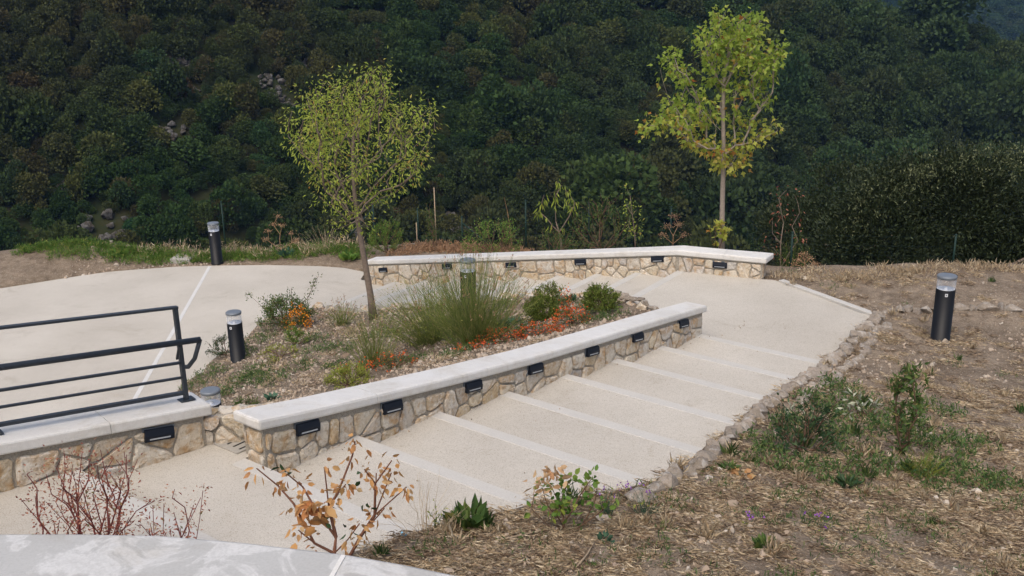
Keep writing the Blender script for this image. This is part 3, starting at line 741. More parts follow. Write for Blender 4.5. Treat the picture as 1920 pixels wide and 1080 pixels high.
# ------------------------------------------------------------------ small fixed things
bx = slab('cover_plate', [(-8.35, 24.27), (-7.85, 24.24), (-7.80, 24.75), (-8.3, 24.8)], .13, .14, M['grate'], None, .01)
tag(bx, 'flat grey metal cover box lying in the grass beside the far bollard', 'cover box')

# --- wire fence on green posts along the valley edge
fn = tag(empty('wire_fence'), 'thin wire fence on dark green posts behind the far wall at the valley edge', 'fence')
FP = [(-7.5, 26.2), (-3.55, 26.0), (-2.35, 25.4), (-1.2, 24.6), (.35, 23.5), (1.75, 22.5), (3.4, 21.3), (5.3, 18.8), (8.3, 18.6)]
FZ = {}
for k, p in enumerate(FP):
    z = float(soil_out(*p)[0]); zt = [1.1, 1.05, 1.0, .98, 1.6, 1.75, 1.9, 1.95, 1.9][k]; FZ[p] = (z, zt)
    b = MB(); b.tube([(p[0], p[1], z-.2), (p[0], p[1], zt)], .020, 8); b.lathe([(.023, zt), (.027, zt+.02), (0, zt+.03)], 8, c=(p[0], p[1], 0)); b.build('post', M['post_green'], fn)
for a, d in ((1, (-.9, -.1)), (3, (.9, -.6))):
    p = FP[a]; z = float(soil_out(p[0]+d[0], p[1]+d[1])[0])
    b = MB(); b.tube([(p[0], p[1], FZ[p][1]-.15), (p[0]+d[0], p[1]+d[1], z)], .018, 8); b.build('brace', M['post_green'], fn)
b = MB()
for a, c in zip(FP[:-1], FP[1:]):
    (za, ta), (zb, tb) = FZ[a], FZ[c]; L = math.dist(a, c)
    for q in range(7):
        f = q/6; b.tube([(a[0], a[1], ta-.04-(1.1)*f), (c[0], c[1], tb-.04-(1.1)*f)], .0018, 3, cap=False)
    n = int(L/.12)
    for q in range(n):
        f = (q+.5)/n; x = a[0]+(c[0]-a[0])*f; y = a[1]+(c[1]-a[1])*f; zt = ta+(tb-ta)*f-.04
        b.tube([(x, y, zt), (x, y, zt-1.1)], .0014, 3, cap=False)
o = b.build('wire_mesh', M['post_green'], fn); o['kind'] = 'stuff'
# ------------------------------------------------------------------ leaves
M['leaf_yg'] = leafmat('yellow green leaf', [(0, (.28, .36, .06)), (.35, (.41, .48, .08)), (.65, (.35, .44, .07)), (.85, (.45, .48, .11)), (.97, (.46, .37, .09)), (1, (.4, .2, .05))], .5)
M['leaf_maple'] = leafmat('bright yellow green maple leaf', [(0, (.23, .33, .055)), (.3, (.33, .42, .07)), (.6, (.28, .38, .06)), (.9, (.44, .47, .09)), (.97, (.42, .28, .06)), (1, (.35, .12, .03))], .5)
M['leaf_mapley'] = leafmat('yellow lower maple leaf', [(0, (.38, .43, .07)), (.6, (.47, .46, .09)), (.88, (.46, .36, .08)), (1, (.36, .15, .04))], .5)
M['leaf_green'] = leafmat('mid green leaf', [(0, (.05, .10, .025)), (.5, (.08, .14, .035)), (.85, (.13, .18, .045)), (1, (.22, .2, .06))], .3)
M['leaf_bright'] = leafmat('fresh green leaf', [(0, (.09, .19, .03)), (.6, (.15, .26, .05)), (.9, (.22, .3, .06)), (1, (.4, .36, .1))], .35)
M['leaf_dark'] = leafmat('dark green leaf', [(0, (.022, .05, .02)), (.6, (.04, .08, .03)), (1, (.07, .11, .04))], .2, .45)
M['leaf_olive'] = leafmat('olive green scale leaf', [(0, (.08, .12, .022)), (.5, (.13, .18, .03)), (1, (.22, .25, .05))], .25)
M['leaf_lime'] = leafmat('yellow green conifer leaf', [(0, (.19, .23, .035)), (.5, (.28, .32, .05)), (1, (.36, .37, .08))], .3)
M['stem_rush'] = leafmat('rush green stem', [(0, (.12, .17, .045)), (.6, (.19, .24, .06)), (.85, (.30, .32, .09)), (1, (.42, .34, .17))], .15)
M['leaf_gold'] = leafmat('golden brown dead leaf', [(0, (.60, .30, .10)), (.4, (.68, .42, .18)), (.7, (.48, .20, .07)), (1, (.70, .5, .26))], .4)
M['leaf_peach'] = leafmat('pale peach dead leaf', [(0, (.62, .40, .22)), (.6, (.68, .48, .28)), (1, (.50, .27, .13))], .4)
M['leaf_red'] = leafmat('red brown leaf', [(0, (.24, .07, .05)), (.5, (.34, .12, .08)), (.85, (.42, .22, .13)), (1, (.2, .2, .08))], .3)
M['orange'] = leafmat('orange berry', [(0, (.75, .24, .015)), (.5, (.80, .32, .02)), (1, (.70, .17, .015))], .15)
M['redor'] = leafmat('red orange flower', [(0, (.60, .07, .02)), (.5, (.66, .13, .03)), (.8, (.62, .2, .05)), (1, (.4, .04, .02))], .25)
M['straw'] = leafmat('dry straw', [(0, (.46, .33, .20)), (.4, (.60, .47, .30)), (.8, (.72, .61, .43)), (1, (.34, .23, .14))], .25, .8)
M['dryhead'] = leafmat('dry umbel', [(0, (.34, .2, .11)), (.6, (.42, .27, .16)), (1, (.28, .16, .09))], .2, .8)
M['purple'] = leafmat('purple flower', [(0, (.25, .08, .42)), (1, (.36, .14, .5))], .2)
M['palegreen'] = leafmat('pale grey green leaf', [(0, (.42, .44, .30)), (1, (.52, .52, .4))], .2)
M['weed'] = leafmat('weed green', [(0, (.055, .11, .035)), (.5, (.09, .16, .045)), (.9, (.15, .2, .06)), (1, (.26, .24, .09))], .25)
M['bluegreen'] = leafmat('blue green leaf', [(0, (.045, .12, .075)), (1, (.09, .17, .10))], .25)
M['cyan'] = leafmat('small pale blue scrap', [(0, (.15, .45, .62)), (1, (.3, .55, .7))], .1)

T_LEAF = (np.array([(0, 0, 0), (-.5, .42, .10), (0, 1, -.06), (.5, .42, .10)]), [(0, 3, 2), (0, 2, 1)])
T_ROUND = (np.array([(0, 0, 0), (.38, .18, .06), (.5, .55, .1), (0, 1, -.04), (-.5, .55, .1), (-.38, .18, .06)]), [(0, 1, 2), (0, 2, 3), (0, 3, 4), (0, 4, 5)])
T_MAPLE = (np.array([(0, 0, 0), (.30, .15, .05), (.52, .42, .02), (.22, .48, .05), (.0, 1, -.1), (-.22, .48, .05), (-.52, .42, .02), (-.30, .15, .05)]),
           [(0, 1, 3), (1, 2, 3), (0, 3, 4), (0, 4, 5), (0, 5, 7), (5, 6, 7)])
def unit(a): return a/np.maximum(np.linalg.norm(a, axis=1, keepdims=True), 1e-9)
def leaves_arrays(P, D, L, W, tpl, droop=0., rg=rng):
    P = np.asarray(P, float); n = len(P); D = unit(np.asarray(D, float)+np.array([0, 0, -droop]))
    R = unit(rg.normal(size=(n, 3))); X = unit(np.cross(D, R)); N = np.cross(X, D)
    L = np.broadcast_to(np.asarray(L, float), (n,)); W = np.broadcast_to(np.asarray(W, float), (n,))
    T, F = tpl; V = P[:, None]+X[:, None]*(T[None, :, 0, None]*W[:, None, None])+D[:, None]*(T[None, :, 1, None]*L[:, None, None])+N[:, None]*(T[None, :, 2, None]*L[:, None, None])
    k = len(T); FF = (np.array(F)[None]+(np.arange(n)*k)[:, None, None]).reshape(-1, 3)
    return V.reshape(-1, 3), FF
def leaf_obj(name, P, D, L, W, tpl, mat, parent, droop=0., rg=rng, stuff=True):
    if len(P) == 0: return None
    V, F = leaves_arrays(P, D, L, W, tpl, droop, rg); o = link(name, mesh_np(name, V, F), mat, parent)
    if stuff: o['kind'] = 'stuff'
    return o
def segs_mesh(A, B, ra, rb, n=4):
    """many straight tapered segments at once"""
    A = np.asarray(A, float); B = np.asarray(B, float); D = unit(B-A); U = unit(np.cross(D, np.where(np.abs(D[:, 2:3]) > .9, [[1., 0, 0]], [[0, 0, 1.]]))); W = np.cross(D, U)
    t = 2*np.pi*np.arange(n)/n; c = np.cos(t)[None, :, None]; s = np.sin(t)[None, :, None]
    ring = lambda P, r: P[:, None]+(U[:, None]*c+W[:, None]*s)*np.asarray(r)[:, None, None]
    V = np.concatenate([ring(A, ra), ring(B, rb)], 1).reshape(-1, 3); k = np.arange(n); f = np.stack([k, (k+1) % n, n+(k+1) % n, n+k], 1)
    F = (f[None]+(np.arange(len(A))*2*n)[:, None, None]).reshape(-1, 4); return V, F

def grow(trunk, tips, step=.16, up=1.2, rg=None, wob=.03, trunk_from=.3, pw=.35):
    """connect every tip to the nearest suitable node, returns nodes, parents"""
    nodes = [Vector(p) for p in trunk]; par = [-1]+list(range(len(trunk)-1)); n_tr = len(trunk)
    zlim = trunk[0][2]+(trunk[-1][2]-trunk[0][2])*trunk_from
    dist = [0.]
    for i in range(1, n_tr): dist.append(dist[-1]+(nodes[i]-nodes[i-1]).length)
    c = Vector(trunk[-1]); order = sorted(range(len(tips)), key=lambda i: (Vector(tips[i])-Vector((c.x, c.y, zlim))).length)
    N = np.array([v[:] for v in nodes]); D_ = np.array(dist); ends = []
    for i in order:
        t = np.array(tips[i]); d = t-N; L = np.linalg.norm(d, axis=1)
        cost = L*(1+up*1.8*np.clip(.72-d[:, 2]/np.maximum(L, 1e-6), 0, 2))+pw*D_; cost[N[:, 2] < zlim] = 1e9
        k = int(np.argmin(cost)); a = Vector(N[k]); b = Vector(t); Lk = L[k]; m = max(1, int(Lk/step)); prev = k
        mid = (a+b)/2+Vector((0, 0, -.02*Lk))+Vector(((b-a).x, (b-a).y, 0))*.05
        newN = []; newD = []
        for q in range(1, m+1):
            f = q/m; p = a*(1-f)**2+mid*2*f*(1-f)+b*f*f
            if q < m: p = p+Vector((rg.normal(), rg.normal(), rg.normal()))*wob*Lk*.35
            nodes.append(p); par.append(prev); prev = len(nodes)-1; newN.append(p[:]); newD.append(D_[k]+Lk*f)
        N = np.vstack([N, newN]); D_ = np.concatenate([D_, newD]); ends.append(prev)
    return nodes, par, ends
def wood(name, nodes, par, ends, r_tip, r_max, trunk_n, trunk_r, mat, parent, n=5):
    cnt = np.zeros(len(nodes))
    for e in ends: cnt[e] += 1
    for i in range(len(nodes)-1, 0, -1):
        if par[i] >= 0: cnt[par[i]] += cnt[i]
    A = []; B = []; ra = []; rb = []
    R = lambda i: min(r_max, r_tip*max(cnt[i], 1)**.5)
    for i in range(1, len(nodes)):
        if i < trunk_n: continue
        A.append(nodes[par[i]][:]); B.append(nodes[i][:]); ra.append(max(R(i), min(R(par[i]), R(i)*1.25))); rb.append(R(i))
    V, F = segs_mesh(A, B, ra, rb, n); o = link(name, mesh_np(name, V, F), mat, parent, True); o['kind'] = 'stuff'; return o

def outline_tips(poly, cx, cz, thick, n, rg, edge_bias=.0):
    """random 3-D points inside an outline (x right, z up, metres), with a rounded depth"""
    P = np.array(poly, float); out = []; x0, z0 = P.min(0); x1, z1 = P.max(0)
    while len(out) < n:
        x = rg.uniform(x0, x1); z = rg.uniform(z0, z1); ins = False
        for i in range(len(P)):
            a = P[i-1]; b = P[i]
            if (a[1] > z) != (b[1] > z) and x < (b[0]-a[0])*(z-a[1])/(b[1]-a[1])+a[0]: ins = not ins
        if not ins: continue
        e = max(0., 1-((x-cx)/((x1-x0)*.56))**2-((z-cz)/((z1-z0)*.6))**2); out.append((x, rg.uniform(-1, 1)*thick*math.sqrt(e), z))
    return np.array(out)

def make_tree(name, label, cat, base, trunk, trunk_r, tips, leaf, seed, trunk_from=.3, r_tip=.004, r_max=.035, per=22, spread=.14, leafL=.09, leafW=.035, tpl=T_LEAF,
              droop=.5, bark='bark', group=None, root=None, seg_back=3, wob=.03, mat2=None, z2=None, pw=.35):
    rg = np.random.default_rng(seed); root = root or tag(empty(name, base), label, cat, group)
    tr = [Vector(p) for p in trunk]
    b = MB(); nt = len(tr); b.tube(tr, [trunk_r*(1-.62*i/(nt-1))*(1.25 if i == 0 else 1) for i in range(nt)], 10); b.build('trunk', M[bark], root)
    nodes, par, ends = grow([p[:] for p in tr], tips, .16, 1.2, rg, wob, trunk_from, pw)
    wood('branches', nodes, par, ends, r_tip, r_max, nt, trunk_r, M[bark], root)
    P = []; D = []
    for e in ends:
        k = e; ch = [e]
        for _ in range(seg_back):
            if par[k] < nt: break
            k = par[k]; ch.append(k)
        m = rg.poisson(per*rg.uniform(.4, 1.4))
        for _ in range(m):
            i = ch[min(len(ch)-1, int(rg.exponential(.9)))]; q = np.array(nodes[i][:])
            off = rg.normal(size=3)*spread*.5; P.append(q+off); D.append(off/np.linalg.norm(off)+np.array([0, 0, .1])+rg.normal(size=3)*.3)
    P = np.array(P); D = np.array(D); L = leafL*rg.uniform(.6, 1.25, len(P)); W = leafW*rg.uniform(.7, 1.2, len(P))
    if mat2 is not None:
        m = (P[:, 2]+rg.normal(size=len(P))*.25) < z2
        leaf_obj('foliage', P[~m], D[~m], L[~m], W[~m], tpl, M[leaf], root, droop, rg); leaf_obj('foliage', P[m], D[m], L[m], W[m], tpl, M[mat2], root, droop, rg)
    else: leaf_obj('foliage', P, D, L, W, tpl, M[leaf], root, droop, rg)
    return root

# --- the two young trees.  Outlines in metres about the trunk foot (x right, z up)
rg = np.random.default_rng(5)
tb = (-2.70, 18.95, float(soil_bed(-2.70, 18.95)[0])-.05)
OUT_L = [(-.75, 2.02), (-.35, 1.83), (.24, 1.88), (.68, 2.26), (.63, 2.56), (.97, 2.76), (1.12, 3.15), (1.36, 3.65), (1.27, 4.28), (.92, 4.14), (.68, 4.14), (.6, 4.82), (.24, 4.87),
         (-.1, 4.78), (-.35, 4.53), (-.75, 4.63), (-1.09, 4.43), (-1.24, 4.14), (-1.28, 3.7), (-1.04, 3.05), (-.99, 2.66), (-.55, 2.46)]
tips = outline_tips(OUT_L, 0, 3.5, .95, 520, rg)
pk = np.clip((tips[:, 2]-1.9)/1.6-.25*(tips[:, 0] > .2), .22, 1); pk = pk*np.clip(1.15+2.2*fbm(tips[:, 0]*1.6+9, tips[:, 2]*1.6+tips[:, 1], 3, 201), .15, 1); tips = tips[rg.random(len(tips)) < pk]
tips = np.vstack([tips, [(1.15, .1, 4.0), (1.25, -.2, 4.3), (1.2, .1, 3.5), (1.33, 0, 3.7), (.45, 0, 4.85), (.5, .1, 4.8), (.6, .1, 4.7), (-.75, .2, 1.95), (-.6, -.2, 1.9), (-.45, .2, 1.95)]])
tr = [(0, 0, 0), (-.03, 0, .5), (-.09, 0, 1.1), (-.15, .02, 1.6), (-.20, .02, 2.1), (-.22, .03, 2.6), (-.22, .02, 3.1), (-.16, .0, 3.7)]
make_tree('young_tree', 'slender young tree with fine drooping yellow green leaves standing in the planting bed', 'tree', tb, tr, .070, tips, 'leaf_yg', 21, .50, .0035, .020, 15, .20, .088, .031, T_LEAF, .75, wob=.05)
tb2 = (4.05, 19.15, float(soil_out(3.95, 19.15)[0])-.1)
# clumps of the right hand tree: x, z, radius, number of tips
CL = [(-.28, 5.25, .2, 8), (.28, 5.15, .22, 9), (.52, 5.05, .18, 6), (-.5, 4.85, .28, 12), (-.1, 4.8, .32, 16), (.35, 4.65, .35, 20), (.75, 4.35, .3, 18), (.85, 4.1, .2, 9), (-.3, 4.35, .38, 20),
      (.15, 4.2, .38, 22), (.55, 3.9, .3, 15), (-1.25, 4.3, .2, 7), (-1.05, 4.0, .2, 7), (-1.35, 4.05, .12, 3), (-.95, 3.7, .14, 4), (.75, 3.35, .18, 6), (.25, 3.5, .3, 12), (-.15, 3.6, .25, 8), (-.6, 3.3, .25, 9),
      (-1.15, 3.05, .3, 14), (-1.45, 2.75, .2, 8), (-1.75, 2.55, .16, 6), (-.95, 2.75, .3, 14), (-.6, 2.8, .25, 9), (-.25, 2.9, .25, 9), (.2, 2.8, .22, 7), (.5, 2.7, .18, 6), (.95, 2.55, .10, 4), (.75, 2.35, .12, 4),
      (-.8, 2.3, .18, 6), (-.45, 2.15, .2, 8), (-.1, 2.05, .18, 6), (.2, 2.1, .2, 8), (.45, 2.2, .18, 6), (-.2, 1.75, .14, 4), (.1, 1.7, .12, 4), (.3, 1.85, .14, 4)]
tips = []
for x, z, r, n in CL:
    z = 2.55+(z-2.65)*(.74 if z > 2.65 else .85); x = x*.88
    for _ in range(int(n*1.25)):
        v = rg.normal(size=3); v = v/np.linalg.norm(v)*rg.random()**.4*r*.82; dep = .75*math.sqrt(max(.05, 1-(x/1.9)**2-((z-3.4)/2.4)**2))
        tips.append((x*.97+v[0], rg.uniform(-.6, .6)*dep+v[1], z+v[2]+.12))
tr = [(0, 0, 0), (-.01, 0, .6), (-.03, 0, 1.3), (-.04, 0, 2.0), (-.08, 0, 2.7), (-.10, .02, 3.4), (-.05, .0, 3.8), (0, 0, 4.2)]
make_tree('young_tree', 'taller young maple with loose tiers of yellow green leaves behind the far wall corner', 'tree', tb2, tr, .058, np.array(tips), 'leaf_maple', 22, .40, .0032, .018, 8.5, .14, .108, .092, T_MAPLE, .9, seg_back=1,
          bark='bark_pale', mat2='leaf_mapley', z2=2.6)
# --- generic shrub pieces
def blob_tips(n, rx, ry, rz, cz, rg, low=-.2):
    out = []
    while len(out) < n:
        v = rg.normal(size=3); v /= np.linalg.norm(v); r = rg.uniform(.55, 1)**.5
        if v[2] < low: continue
        k = rg.uniform(.85, 1.12); out.append((v[0]*rx*r*k, v[1]*ry*r*k, cz+v[2]*rz*r*k))
    return np.array(out)
def shrub(name, label, cat, base, rx, rz, leaf, seed, n=70, per=14, L=.05, W=.02, tpl=T_LEAF, ry=None, cz=None, droop=0., spread=.08, bark='twig', group=None, twig=.003, extra=None, low=-.2):
    rg = np.random.default_rng(seed); root = tag(empty(name, base), label, cat, group)
    tips = blob_tips(n, rx, ry or rx, rz, cz if cz is not None else rz*.55, rg, low); tips = tips[tips[:, 2] > .03]
    if extra is not None: tips = np.vstack([tips, extra])
    nodes, par, ends = grow([(0, 0, -.05), (0, 0, .02), (0, 0, .08)], tips, max(.04, rz*.25), .5, rg, .06, 0., .8)
    wood('branches', nodes, par, ends, twig, twig*5, 1, 0, M[bark], root, 4)
    P = []; D = []
    for e in ends:
        m = max(1, rg.poisson(per)); a = np.array(nodes[par[e]][:]); b = np.array(nodes[e][:]); f = rg.uniform(-.4, 1.05, (m, 1))
        q = a+(b-a)*f+rg.normal(size=(m, 3))*spread*.35; d = (b-a)/max(np.linalg.norm(b-a), 1e-6)
        P.append(q); D.append(d*.8+unit(rg.normal(size=(m, 3)))*.9)
    P = np.vstack(P); D = np.vstack(D); m = P[:, 2] > 0; P = P[m]; D = D[m]
    leaf_obj('foliage', P, D, L*rg.uniform(.6, 1.25, len(P)), W*rg.uniform(.7, 1.2, len(P)), tpl, M[leaf], root, droop, rg); return root
def berries(root, n, rx, ry, rz, cz, size, mat, seed, name='berries', shift=(0, 0, 0), low=-.3):
    rg = np.random.default_rng(seed); P = blob_tips(n//5, rx, ry, rz, cz, rg, low); P = np.repeat(P, 5, 0)+rg.normal(size=(len(P)*5, 3))*size*1.2+np.array(shift); P = P[P[:, 2] > .01]
    return leaf_obj(name, P, rg.normal(size=P.shape), size*rg.uniform(.7, 1.2, len(P)), size, T_ROUND, M[mat], root, 0, rg)
def broom(label, base, h, rx, n, seed, mat='stem_rush', name='broom_shrub', tuft=.3, lean=(0, 0), leaf=None, seedheads=0, cat='broom shrub', curl=.5, r0=.0035):
    """dense upright rush-like stems arching outwards"""
    rg = np.random.default_rng(seed); root = tag(empty(name, base), label, cat); A = []; B = []; ra = []; rb = []; LP = []; LD = []; HP = []
    for i in range(n):
        a = rg.uniform(0, 2*np.pi); rr = rx*rg.random()**.6; hh = h*rg.uniform(.5, 1.05)*(1-.35*(rr/rx)**2); o = np.array([math.cos(a), math.sin(a), 0])
        p0 = o*rr*.42*rg.random(); p2 = o*rr+np.array([lean[0], lean[1], hh])+rg.normal(size=3)*.03; p1 = p0+np.array([0, 0, hh*curl])+o*rr*.25
        m = 6; prev = p0
        for k in range(1, m+1):
            f = k/m; q = p0*(1-f)**2+p1*2*f*(1-f)+p2*f*f+rg.normal(size=3)*.006
            A.append(prev); B.append(q); ra.append(r0*(1.15-(k-1)/m*.8)); rb.append(r0*(1.15-k/m*.8))
            if k >= 2 and rg.random() < tuft*2:
                d = (q-prev)/np.linalg.norm(q-prev)+rg.normal(size=3)*.28; l = h*rg.uniform(.06, .18); A.append(prev); B.append(prev+d*l); ra.append(r0*.6); rb.append(r0*.3)
            if leaf is not None and k >= 3 and rg.random() < leaf: LP.append(q+rg.normal(size=3)*.01); LD.append(rg.normal(size=3)+np.array([0, 0, .4]))
            prev = q
        if rg.random() < seedheads: HP.append(p2)
    V, F = segs_mesh(A, B, ra, rb, 3); o = link('stems', mesh_np('stems', V, F), M[mat], root); o['kind'] = 'stuff'
    if LP: leaf_obj('foliage', LP, LD, .035*rg.uniform(.6, 1.3, len(LP)), .013, T_LEAF, M['leaf_lime'], root, 0, rg)
    if HP:
        HP = np.repeat(np.array(HP), 5, 0)+rg.normal(size=(len(HP)*5, 3))*np.array([.012, .012, .04]); leaf_obj('seed_heads', HP, rg.normal(size=HP.shape)*.4+np.array([.3, 0, .8]), .05, .012, T_LEAF, M['dryhead'], root, 0, rg)
    return root
def bz(x, y): return float(soil_bed(x, y)[0])
def oz(x, y): return float(soil_out(x, y)[0])
def at_bed(x, y, d=.02): return (x, y, bz(x, y)-d)
def at_out(x, y, d=.02): return (x, y, oz(x, y)-d)
# ------------------------------------------------------------------ plants in the planting bed
broom('big tuft of tall rush stems with seed heads around the half hidden bollard', at_bed(-.62, 15.5), 1.58, 1.08, 440, 61, seedheads=.28, tuft=.45, r0=.0042, leaf=.06, curl=.38)
broom('yellow green leafy broom shrub between the tall rush tuft and the young tree', at_bed(-1.38, 16.5), 1.2, 1.1, 360, 62, curl=.38, leaf=.75, tuft=.35, lean=(-.1, 0), r0=.004)
broom('smaller sparse tuft of blue green rush stems in front of the young tree foot', at_bed(-2.25, 15.55), 1.08, .60, 120, 63, seedheads=.15, tuft=.2, r0=.0042)
pg = shrub('firethorn_shrub', 'orange berried firethorn with long dark sprays at the top left corner of the bed', 'firethorn', at_bed(-4.45, 19.2), .55, .42, 'leaf_green', 64, 130, 26, .05, .02, spread=.12,
           extra=np.array([(.62, 0, .95), (.55, .1, .75), (.45, 0, .6), (-.7, 0, .72), (-.5, .1, .6), (.15, 0, .82), (-.1, .1, .65), (.7, 0, 1.05)]))
berries(pg, 420, .26, .26, .36, .18, .026, 'orange', 65, shift=(.28, -.25, 0))
broom('pale wispy stems with dry tips left of the young tree at the bed rim', at_bed(-3.3, 18.8), .55, .45, 90, 66, seedheads=.35, tuft=.3, leaf=.2, name='wild_herb', cat='wild herb')
shrub('juniper_shrub', 'round dark green juniper in the middle of the upper bed', 'juniper', at_bed(.49, 16.45), .32, .27, 'leaf_olive', 67, 130, 40, .04, .015, spread=.05, droop=-.3)
shrub('juniper_shrub', 'larger round green juniper near the stone edging at the top of the bed', 'juniper', at_bed(1.45, 16.0), .34, .30, 'leaf_olive', 68, 150, 40, .04, .015, spread=.05, droop=-.3)
shrub('juniper_shrub', 'brownish olive juniper behind the dark round one, next to the far steps', 'juniper', at_bed(.66, 17.4), .30, .28, 'leaf_olive', 69, 80, 22, .04, .015, spread=.07, droop=-.2, bark='twig')
shrub('juniper_shrub', 'low yellow green creeping juniper just behind the coping, left part of the bed', 'juniper', at_bed(-2.5, 14.45), .40, .22, 'leaf_lime', 70, 90, 22, .04, .015, spread=.06, droop=-.2)
shrub('juniper_shrub', 'small bright green juniper below the orange berries', 'juniper', at_bed(-3.95, 17.6), .24, .26, 'leaf_bright', 71, 50, 18, .04, .015, spread=.05, droop=-.2)
shrub('juniper_shrub', 'faded yellow green low juniper on the left slope of the bed', 'juniper', at_bed(-4.1, 17.0), .36, .16, 'leaf_lime', 72, 45, 12, .04, .015, spread=.09)
shrub('evergreen_shrub', 'dark green shrub crouching behind the bollard at the plaza side of the bed', 'shrub', at_bed(-5.3, 17.85), .36, .28, 'leaf_dark', 73, 70, 18, .04, .014, spread=.06)
def groundcover(label, base, rx, ry, h, nl, nf, seed, col='redor'):
    r_ = shrub('creeping_cotoneaster', label, 'creeping shrub', base, rx, h, 'leaf_green', seed, nl, 7, .03, .016, T_ROUND, ry=ry, cz=h*.3, spread=.07)
    berries(r_, nf, rx, ry, h, h*.35, .026, col, seed+1, 'flower'); return r_
groundcover('red orange groundcover band along the coping in the right part of the bed', at_bed(-.15, 15.15, .0), .42, .22, .14, 45, 420, 81)
groundcover('red orange groundcover patch between the coping and the dark round juniper', at_bed(.42, 15.15, .0), .38, .22, .15, 50, 400, 83)
groundcover('orange red groundcover mound in front of the larger juniper', at_bed(.95, 15.55, .0), .36, .22, .20, 60, 330, 85)
groundcover('small upright red orange tuft above the groundcover mound', at_bed(.88, 16.15, .0), .14, .14, .36, 26, 150, 87)
groundcover('thin orange groundcover end nearest the rush tuft by the coping', at_bed(-.62, 14.72, .0), .26, .12, .08, 16, 130, 89)
groundcover('red and orange low patch in front of the smaller rush tuft', at_bed(-1.85, 15.0, .0), .42, .22, .17, 60, 190, 91)
groundcover('tiny bright red flowered clump left of the smaller rush tuft', at_bed(-2.7, 15.3, .0), .10, .10, .12, 10, 40, 93)
groundcover('orange flowered sprawl at the foot of the smaller rush tuft', at_bed(-2.3, 15.25, .0), .25, .14, .12, 24, 60, 95)
def rosette(label, base, r, n, mat, seed, name='rosette_plant', L=.16, W=.07, up=.5, cat='leafy plant'):
    rg = np.random.default_rng(seed); root = tag(empty(name, base), label, cat); P = []; D = []
    for i in range(n):
        a = rg.uniform(0, 6.283); q = rg.random()**.5*r; P.append((math.cos(a)*q*.5, math.sin(a)*q*.5, .02+rg.random()*.04)); D.append((math.cos(a), math.sin(a), up*rg.uniform(.3, 1.8)))
    leaf_obj('foliage', np.array(P), np.array(D), L*rg.uniform(.6, 1.2, n), W, T_ROUND, M[mat], root, 0, rg); return root
rosette('blue green leafy rosette between the rush tuft and the round juniper', at_bed(-.05, 16.75), .2, 40, 'bluegreen', 101, L=.17, W=.05)
rosette('small blue green rosette just behind the coping near its left end', at_bed(-3.7, 14.6), .12, 22, 'bluegreen', 102, L=.12, W=.05)
rosette('blue green tuft beside the brownish olive juniper', at_bed(1.05, 17.35), .14, 34, 'bluegreen', 103, L=.13, W=.035, up=1.2)
shrub('juniper_shrub', 'dark low green sprig above the rubble gap at the left end of the bed', 'juniper', at_bed(-4.05, 14.35), .2, .14, 'leaf_green', 74, 30, 14, .04, .015, spread=.06)

def in_poly(x, y, poly):
    r = False
    for i in range(len(poly)):
        a, b = poly[i-1], poly[i]
        if (a[1] > y) != (b[1] > y) and x < (b[0]-a[0])*(y-a[1])/(b[1]-a[1])+a[0]: r = not r
    return r
def herb_patch(name, label, pts, surf, h, rx, mat, seed, n=26, L=.05, W=.016, per=6, dry=.0):
    """ground cover of many small plants, one object"""
    rg = np.random.default_rng(seed); P = []; D = []; LL = []
    for (x, y, s) in pts:
        for _ in range(int(n*s)):
            a = rg.uniform(0, 6.283); q = rg.random()**.6*rx*s; px, py = x+math.cos(a)*q, y+math.sin(a)*q
            if not in_poly(px, py, BED if surf is soil_bed else ground_poly): continue
            z = float(surf(px, py)[0]); hh = h*rg.uniform(.3, 1.1)*(1-.5*q/(rx*s))
            for k in range(per):
                f = rg.random(); P.append((px+rg.normal()*.025, py+rg.normal()*.025, z+hh*f)); D.append(rg.normal(size=3)*.6+np.array([0, 0, .7])); LL.append(L*rg.uniform(.6, 1.4))
    o = leaf_obj(name, np.array(P), np.array(D), np.array(LL), W, T_LEAF, M[mat], None, 0, rg); tag(o, label, 'weeds'); return o
herb_patch('weeds', 'low green and yellow weeds scattered over the left slope of the bed', [(-4.8, 18.5, 1), (-5.27, 16.8, 1), (-4.4, 16.3, 1.2), (-4.63, 15.3, .9), (-3.4, 17, 1.1), (-4.5, 15.9, 1.2), (-5.3, 16.3, 1.1), (-3.6, 16.2, 1), (-3.0, 16.9, .8), (-4.9, 17.6, .7), (-3.6, 17.9, .9), (-3.9, 15.6, .9), (-2.9, 15.9, .8), (-2.4, 17.4, 1), (-4.2, 15.9, 1)],
           soil_bed, .22, .33, 'weed', 111, 44, .05, .014, 7)
herb_patch('weeds', 'soft green weeds between the rush tuft and the junipers', [(-.3, 16.9, 1), (.1, 16.2, 1.1), (.0, 15.8, 1), (-1.6, 15.2, 1), (1.28, 16.4, .8), (1.6, 15.5, .7), (-.9, 14.6, 1), (-1.2, 17.6, 1), (-.2, 18.0, .9), (.9, 17.1, .7), (1.2, 15.5, .8)],
           soil_bed, .2, .34, 'weed', 112, 44, .05, .013, 7)
herb_patch('dry_herbs', 'tan dead herbs and stalks on the soil of the bed', [(-4.0, 16.4, 1.1), (-2.9, 17.9, 1), (-3.2, 15.2, 1), (-4.9, 16.0, 1), (-1.1, 14.2, .9), (-2, 16.2, 1), (-3.9, 15.4, .8)], soil_bed, .16, .33, 'straw', 113, 26, .07, .007, 6)

